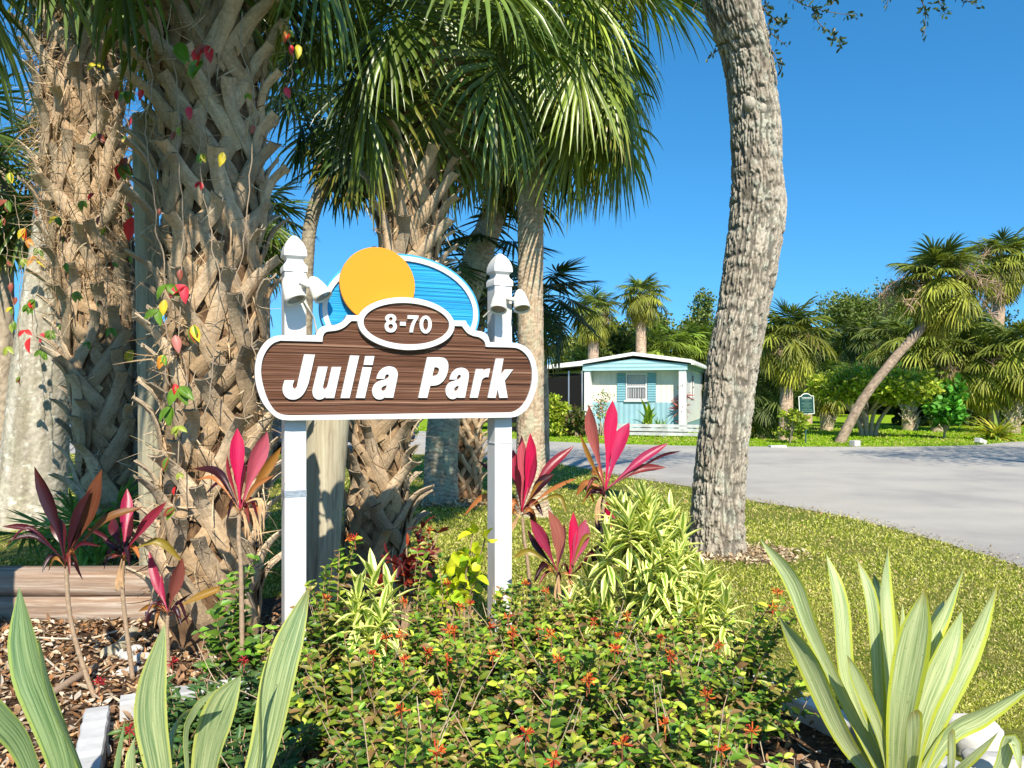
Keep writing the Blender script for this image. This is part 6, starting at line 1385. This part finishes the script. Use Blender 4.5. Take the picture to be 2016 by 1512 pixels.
# firebush and ixora: stems with whorled leaves and flower clusters
FB = [(.09, .18, .015), (.16, .27, .022), (.24, .33, .03), (.26, .24, .05), (.22, .13, .05), (.12, .22, .02), (.06, .13, .018), (.36, .42, .04)]
def shrub(label, X, Y, r, h, seed, cols=FB, ns=46, L=.052, flowers=(), name='firebush', cat='shrub', group='firebush shrubs filling the sign bed', dens=.029, fcol=((.72, .16, .03), (.78, .30, .05), (.55, .05, .03)), sprigs=(), W=.46):
    rg = np.random.default_rng(seed); t = thing(name, label, cat, (X, Y, 0), group); ms = MB(); PL = []; DL = []; LL = []; UU = []
    tips = []
    for i in range(ns):
        a_ = rg.uniform(0, 2 * PI); q = math.sqrt(rg.random()); zt = h * (1 - .35 * q * q) * rg.uniform(.58, 1.16)
        tips.append(np.array([X + math.cos(a_) * r * q, Y + math.sin(a_) * r * q, zt]))
    tips += [P(*s_) for s_ in sprigs]
    for k, tp in enumerate(tips):
        b = np.array([X + rg.normal(0, r * .2), Y + rg.normal(0, r * .2), 0]); mid = (b + tp) / 2 + np.array([rg.normal(0, .03), rg.normal(0, .03), .08 * h])
        st = catmull([b, mid, tp], 22); ms.tube(st, np.linspace(.0055, .0020, 22), 4, c=np.array((.34, .22, .12)) * rg.uniform(.7, 1.2), cap=False)
        Ln = np.linalg.norm(np.diff(st, axis=0), axis=1).sum(); m = max(3, int(Ln * .75 / dens))
        for j in range(m):
            u = .25 + .75 * (j + 1) / m; f = u * 21; i0 = min(int(f), 20); p = st[i0] * (1 - f + i0) + st[i0 + 1] * (f - i0); T = unit(st[i0 + 1] - st[i0])
            ph = j * 1.05 + k
            for w_ in range(3):
                a_ = ph + w_ * 2.094 + rg.normal(0, .25); o = unit(np.array([math.cos(a_), math.sin(a_), rg.uniform(-.2, .4)])); PL.append(p); DL.append(unit(o + T * rg.uniform(.15, .9))); LL.append(L * (1.15 - .5 * u) * rg.uniform(.6, 1.35)); UU.append(u)
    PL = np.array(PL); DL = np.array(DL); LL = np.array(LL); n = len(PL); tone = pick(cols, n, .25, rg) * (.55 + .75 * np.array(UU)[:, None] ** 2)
    nr = unit(rdir(n, 0, rg) * .45 + np.array([.1, -.55, .9])); ml = MB()
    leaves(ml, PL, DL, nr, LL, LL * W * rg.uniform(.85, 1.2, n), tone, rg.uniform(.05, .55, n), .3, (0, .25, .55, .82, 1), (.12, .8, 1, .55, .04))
    for k in range(9):
        a_ = rg.uniform(0, 2 * PI); q = rg.uniform(.3, 1.05); tp = np.array([X + math.cos(a_) * r * q, Y + math.sin(a_) * r * q, h * rg.uniform(.7, 1.12)]); b = np.array([X, Y, .02]) + rg.normal(0, .05, 3) * [1, 1, 0]
        ms.tube(catmull([b, (b + tp) / 2 + rg.normal(0, .03, 3), tp], 10), np.linspace(.004, .0016, 10), 4, c=np.array((.52, .40, .27)) * rg.uniform(.6, 1.1), cap=False)
    ml.build('foliage', M['leaf'], t); ms.build('stems', M['stem'], t)
    for (fx, fy, fY) in flowers:
        c = P(fx, fy, fY); mf = MB(); n = 16; d = rdir(n, .7, rg)
        for q in range(n):
            l_ = rg.uniform(.014, .030); e = c + d[q] * l_; mf.tube([c + d[q] * .004, (c + e) / 2 + rg.normal(0, .002, 3), e], [.0010, .0019, .0026], 5, c=np.array(fcol[rg.integers(len(fcol))]) * rg.uniform(.8, 1.2), cap=False)
        mf.tube([c - [0, 0, .05], c], .002, 4, c=(.4, .12, .06)); mf.build('flower_cluster', M['petal'], t)
    return t
SH = [
    ('firebush at the foot of the left sign post, left of the cream tuft', -.86, 3.62, .34, .50, ((700, 1062, 3.5), (690, 1060, 3.5), (640, 1180, 3.3)), ((700, 1062, 3.5), (668, 1085, 3.5), (640, 1120, 3.5), (655, 1105, 3.5), (610, 1150, 3.4))),
    ('firebush behind the cream tuft and before the burgundy croton', -.42, 3.72, .33, .43, ((845, 1045, 4.0), (880, 1150, 3.6), (905, 1195, 3.5), (795, 1185, 3.4)), ((845, 1050, 4.0), (820, 1080, 4.0), (862, 1090, 4.0))),
    ('firebush around the foot of the right sign post', -.03, 3.95, .34, .42, ((1000, 1215, 3.6), (965, 1235, 3.5), (925, 1190, 3.7)), ((985, 1160, 4.0), (1010, 1155, 4.0))),
    ('firebush below the low spreading ti plant', .38, 3.85, .33, .42, ((1035, 1150, 4.0), (1075, 1165, 3.9), (1060, 1240, 3.5), (1085, 1245, 3.5), (1010, 1255, 3.5)), ((1030, 1150, 4.0), (1060, 1160, 4.0))),
    ('firebush directly under the big cream edged mound', .78, 3.68, .32, .38, ((1235, 1215, 3.4), (1170, 1225, 3.4), (1300, 1255, 3.3), (1215, 1255, 3.3)), ()),
    ('open firebush with tall dark sprigs by the right white timber', .98, 3.25, .30, .40, ((1530, 1167, 3.1), (1570, 1200, 3.0), (1415, 1272, 3.0), (1520, 1195, 3.1)), ((1520, 1185, 3.1), (1545, 1190, 3.1), (1490, 1205, 3.1), (1570, 1205, 3.0), (1440, 1230, 3.1), (1600, 1290, 3.0), (1510, 1240, 3.1), (1600, 1340, 2.9))),
    ('firebush in the second row, in front of the left post', -.62, 3.02, .34, .46, ((760, 1255, 3.0), (790, 1250, 2.9), (735, 1290, 2.9), (795, 1300, 2.9)), ()),
    ('firebush in the second row, below the number plate of the sign', -.20, 3.08, .33, .50, ((885, 1240, 3.0), (895, 1245, 3.0), (840, 1285, 2.8), (880, 1300, 2.9)), ()),
    ('firebush in the second row, below the right post', .24, 3.08, .34, .50, ((1010, 1245, 3.0), (1085, 1250, 2.9), (970, 1290, 2.8)), ()),
    ('firebush in the second row, below the tallest ti plant', .66, 2.95, .34, .48, ((1320, 1290, 2.7), (1160, 1335, 2.5), (1210, 1280, 2.8)), ()),
    ('firebush in the front row under the centre of the board', -.34, 2.42, .33, .47, ((860, 1370, 2.4), (790, 1400, 2.3)), ()),
    ('firebush in the front row below the right post', .12, 2.45, .34, .50, ((1155, 1340, 2.4), (1100, 1300, 2.5)), ()),
    ('firebush in the front row, right of centre, with twiggy gaps', .56, 2.40, .34, .47, ((1390, 1370, 2.3), (1310, 1425, 2.2), (1225, 1465, 2.1)), ()),
    ('firebush in the front row beside the right striped spiky plant', .86, 2.42, .26, .28, ((1480, 1440, 2.3), (1420, 1480, 2.2)), ()),
    ('nearest firebush at the bottom edge, left of centre', -.30, 1.95, .28, .38, ((860, 1480, 1.9),), ()),
    ('nearest firebush at the bottom edge, right of centre', .28, 1.95, .30, .38, ((1090, 1495, 1.9), (1035, 1445, 2.0)), ()),
]
for i, (lb, x, y, r, h, fl, sp) in enumerate(SH): shrub(lb, x, y, r, h, 500 + i, flowers=fl, sprigs=sp, ns=50 if i not in (5, 13) else 26)
IX = [(.035, .085, .022), (.05, .11, .025), (.08, .14, .03)]
for i, (lb, x, y, r, h, fl) in enumerate([
    ('dark green ixora with a crimson flower head beside the left white timber', -1.28, 3.0, .24, .34, ((195, 1345, 2.95),)),
    ('dark green ixora below the low olive leaved ti plant', -1.02, 3.25, .30, .34, ((340, 1305, 3.2), (480, 1300, 3.1))),
    ('dark green ixora between the two left striped spiky plants', -1.12, 2.55, .28, .30, ((255, 1440, 2.5),)),
    ('dark green ixora behind the pale striped spiky plant', -.80, 2.55, .28, .34, ())]):
    shrub(lb, x, y, r, h, 540 + i, IX, 44, .06, fl, 'ixora', 'shrub', 'dark ixora shrubs at the left of the bed', .028, ((.50, .03, .05), (.6, .05, .05), (.35, .02, .03)), W=.36)
shrub('bright green young shrub at the foot of the tall booted palm, beside the left post', -1.38, 3.8, .22, .36, 560, [(.10, .22, .02), (.16, .28, .03), (.08, .15, .03)], 18, .06, (), 'young_shrub', 'shrub', None, .04, sprigs=((440, 1150, 3.8), (470, 1175, 3.8), (500, 1100, 3.8), (460, 1130, 3.8)), W=.6)
# low palmetto on the lawn at the left
t = thing('palmetto', 'small pale green fan palm on the lawn behind the timbers', 'shrub', G(180, 1112)); rg = np.random.default_rng(71)
for i in range(15):
    mb = MB(); frond(mb, G(180, 1112) + [rg.normal(0, .04), rg.normal(0, .04), 0], i * 2.4, rg.uniform(.5, 1.45), rg.uniform(.25, .55), .42, 18, 5, .15, .2, (.16, .30, .07), rg, None, 1, .7); mb.build('frond', M['frond'], t)
# vines
def vine(label, strands, lv, Y, seed, rnd=()):
    rg = np.random.default_rng(seed); t = thing('climbing_vine', label, 'vine', P(strands[0][0][0], 1250, Y) * [1, 1, 0] , 'creepers hanging on the palm trunks'); mb = MB()
    for s in strands:
        c = catmull(np.array([P(x, y, Y + d - .1) for x, y, d in s]), 40); c = c + (np.array([fbm(np.arange(40) * .4, k * 7.0, seed, 3, seed) for k in range(3)]).T - .5) * .06; mb.tube(c, .0035, 5, c=(.34, .26, .18), cap=False)
    mb.build('stem', M['stem'], t); lv = list(lv)
    for i in range(16):
        q_ = strands[rg.integers(len(strands))]; u = rg.uniform(0, len(q_) - 1.01); i0 = int(u); x = q_[i0][0] * (1 - u + i0) + q_[i0 + 1][0] * (u - i0); y = q_[i0][1] * (1 - u + i0) + q_[i0 + 1][1] * (u - i0)
        lv.append((x + rg.normal(0, 6), y, rg.uniform(13, 22), [(GN, YL), (GN,), (DR, GN), (RD,), ((.3, .36, .05),)][rg.integers(5)], int(rg.integers(1, 4))))
    for (x, y, s, c, nlf) in lv[:48]:
        s = s * 1.05; p = P(x, y, Y - .54)
        for k in range(nlf):
            mb = MB(); ang = rg.uniform(-2.6, -.5) if nlf > 1 else -1.57 + rg.normal(0, .3); d = np.array([math.cos(ang), -.35, math.sin(ang)]); col = np.array(c[k % len(c)]) * rg.uniform(.85, 1.15)
            leaves(mb, [p], [d], [[rg.normal(0, .3), -1, .5]], s * Y / F * .9, s * Y / F * .46, [col], .25, .3, (0, .2, .45, .7, .9, 1), (.1, .7, 1, .8, .35, .03)); mb.build('leaf', M['leaf'], t)
RD = (.62, .03, .03); CR = (.70, .05, .08); GN = (.12, .24, .02); YL = (.58, .46, .03); ON = (.55, .22, .03); DR = (.28, .07, .04)
vine('creeper with red and green leaves on the thick palm behind the sign', [[(330, 0, -.45), (345, 200, -.42), (360, 420, -.42), (352, 600, -.42), (365, 760, -.42), (350, 900, -.42), (345, 1010, -.42)], [(470, 20, -.45), (500, 250, -.42), (480, 470, -.42), (470, 560, -.42), (505, 700, -.42), (480, 830, -.42)], [(300, 60, -.42), (290, 300, -.42), (320, 520, -.42), (330, 760, -.42)],
    [(420, 60, -.45), (395, 340, -.42), (430, 560, -.42), (400, 860, -.42)], [(560, 30, -.3), (575, 120, -.3), (560, 200, -.3)]], [
    (372, 210, 26, (CR,), 1), (365, 562, 34, (CR,), 3), (395, 92, 40, (RD,), 1), (410, 90, 34, (DR, RD), 2), (350, 85, 44, (GN,), 2), (345, 755, 24, (RD,), 1), (352, 762, 38, (GN,), 3), (338, 800, 36, (GN,), 3), (380, 640, 34, (YL, GN, DR), 3), (332, 900, 26, (GN, DR), 2), (345, 660, 34, ((.5, .18, .15),), 1),
    (330, 560, 34, (GN,), 2), (325, 590, 30, (YL,), 1), (312, 610, 30, (GN,), 2), (320, 700, 26, (ON,), 1), (562, 172, 24, (CR,), 1), (570, 60, 26, (ON, RD), 2), (588, 88, 28, (YL,), 1), (440, 300, 28, (YL,), 1), (345, 1000, 26, (GN, DR), 2), (355, 530, 22, (DR,), 1), (400, 120, 40, (GN,), 2)], YA, 81)
vine('creeper with scarlet leaves on the leaning ragged palm', [[(240, 120, -.3), (235, 260, -.35), (250, 380, -.35), (262, 500, -.35), (270, 640, -.35)], [(200, 100, -.4), (190, 330, -.4), (215, 560, -.4), (180, 700, -.4)], [(130, 200, -.4), (120, 420, -.4), (150, 640, -.4)], [(265, 230, -.3), (280, 420, -.3), (275, 560, -.3)]], [
    (262, 428, 46, (RD,), 1), (240, 322, 34, (RD, GN, GN, (.3, .4, .03)), 5), (275, 225, 30, (CR, DR), 3), (248, 400, 26, (YL, CR), 2), (240, 270, 28, (GN, (.42, .30, .10)), 2), (250, 310, 30, (DR,), 1), (285, 420, 30, (ON, GN), 2), (300, 460, 28, (GN,), 2), (262, 690, 24, (YL,), 3), (250, 180, 26, (GN,), 3), (190, 125, 22, (YL,), 2), (225, 60, 16, (RD,), 1),
    (160, 395, 20, ((.35, .42, .04),), 3), (220, 645, 20, (GN,), 3)], 6.4, 82)
vine('creeper with scattered red and yellow leaves at the grey trunk', [[(30, 380, -.4), (45, 500, -.4), (35, 620, -.4), (40, 760, -.4)], [(70, 400, -.4), (85, 520, -.4), (60, 640, -.4), (100, 700, -.4)], [(5, 420, -.4), (20, 560, -.4), (28, 700, -.4)]], [
    (90, 655, 22, (CR,), 1), (50, 650, 18, (RD,), 2), (60, 665, 30, (RD,), 1), (75, 505, 28, (YL, ON), 3), (50, 450, 24, (YL, RD), 3), (55, 470, 20, (ON,), 2), (20, 340, 22, (GN, YL), 3), (15, 395, 24, (DR, GN), 3), (85, 690, 20, (GN,), 5), (100, 650, 20, (GN,), 5), (60, 600, 20, (GN,), 4), (120, 640, 18, (GN,), 4)], 8.2, 83)
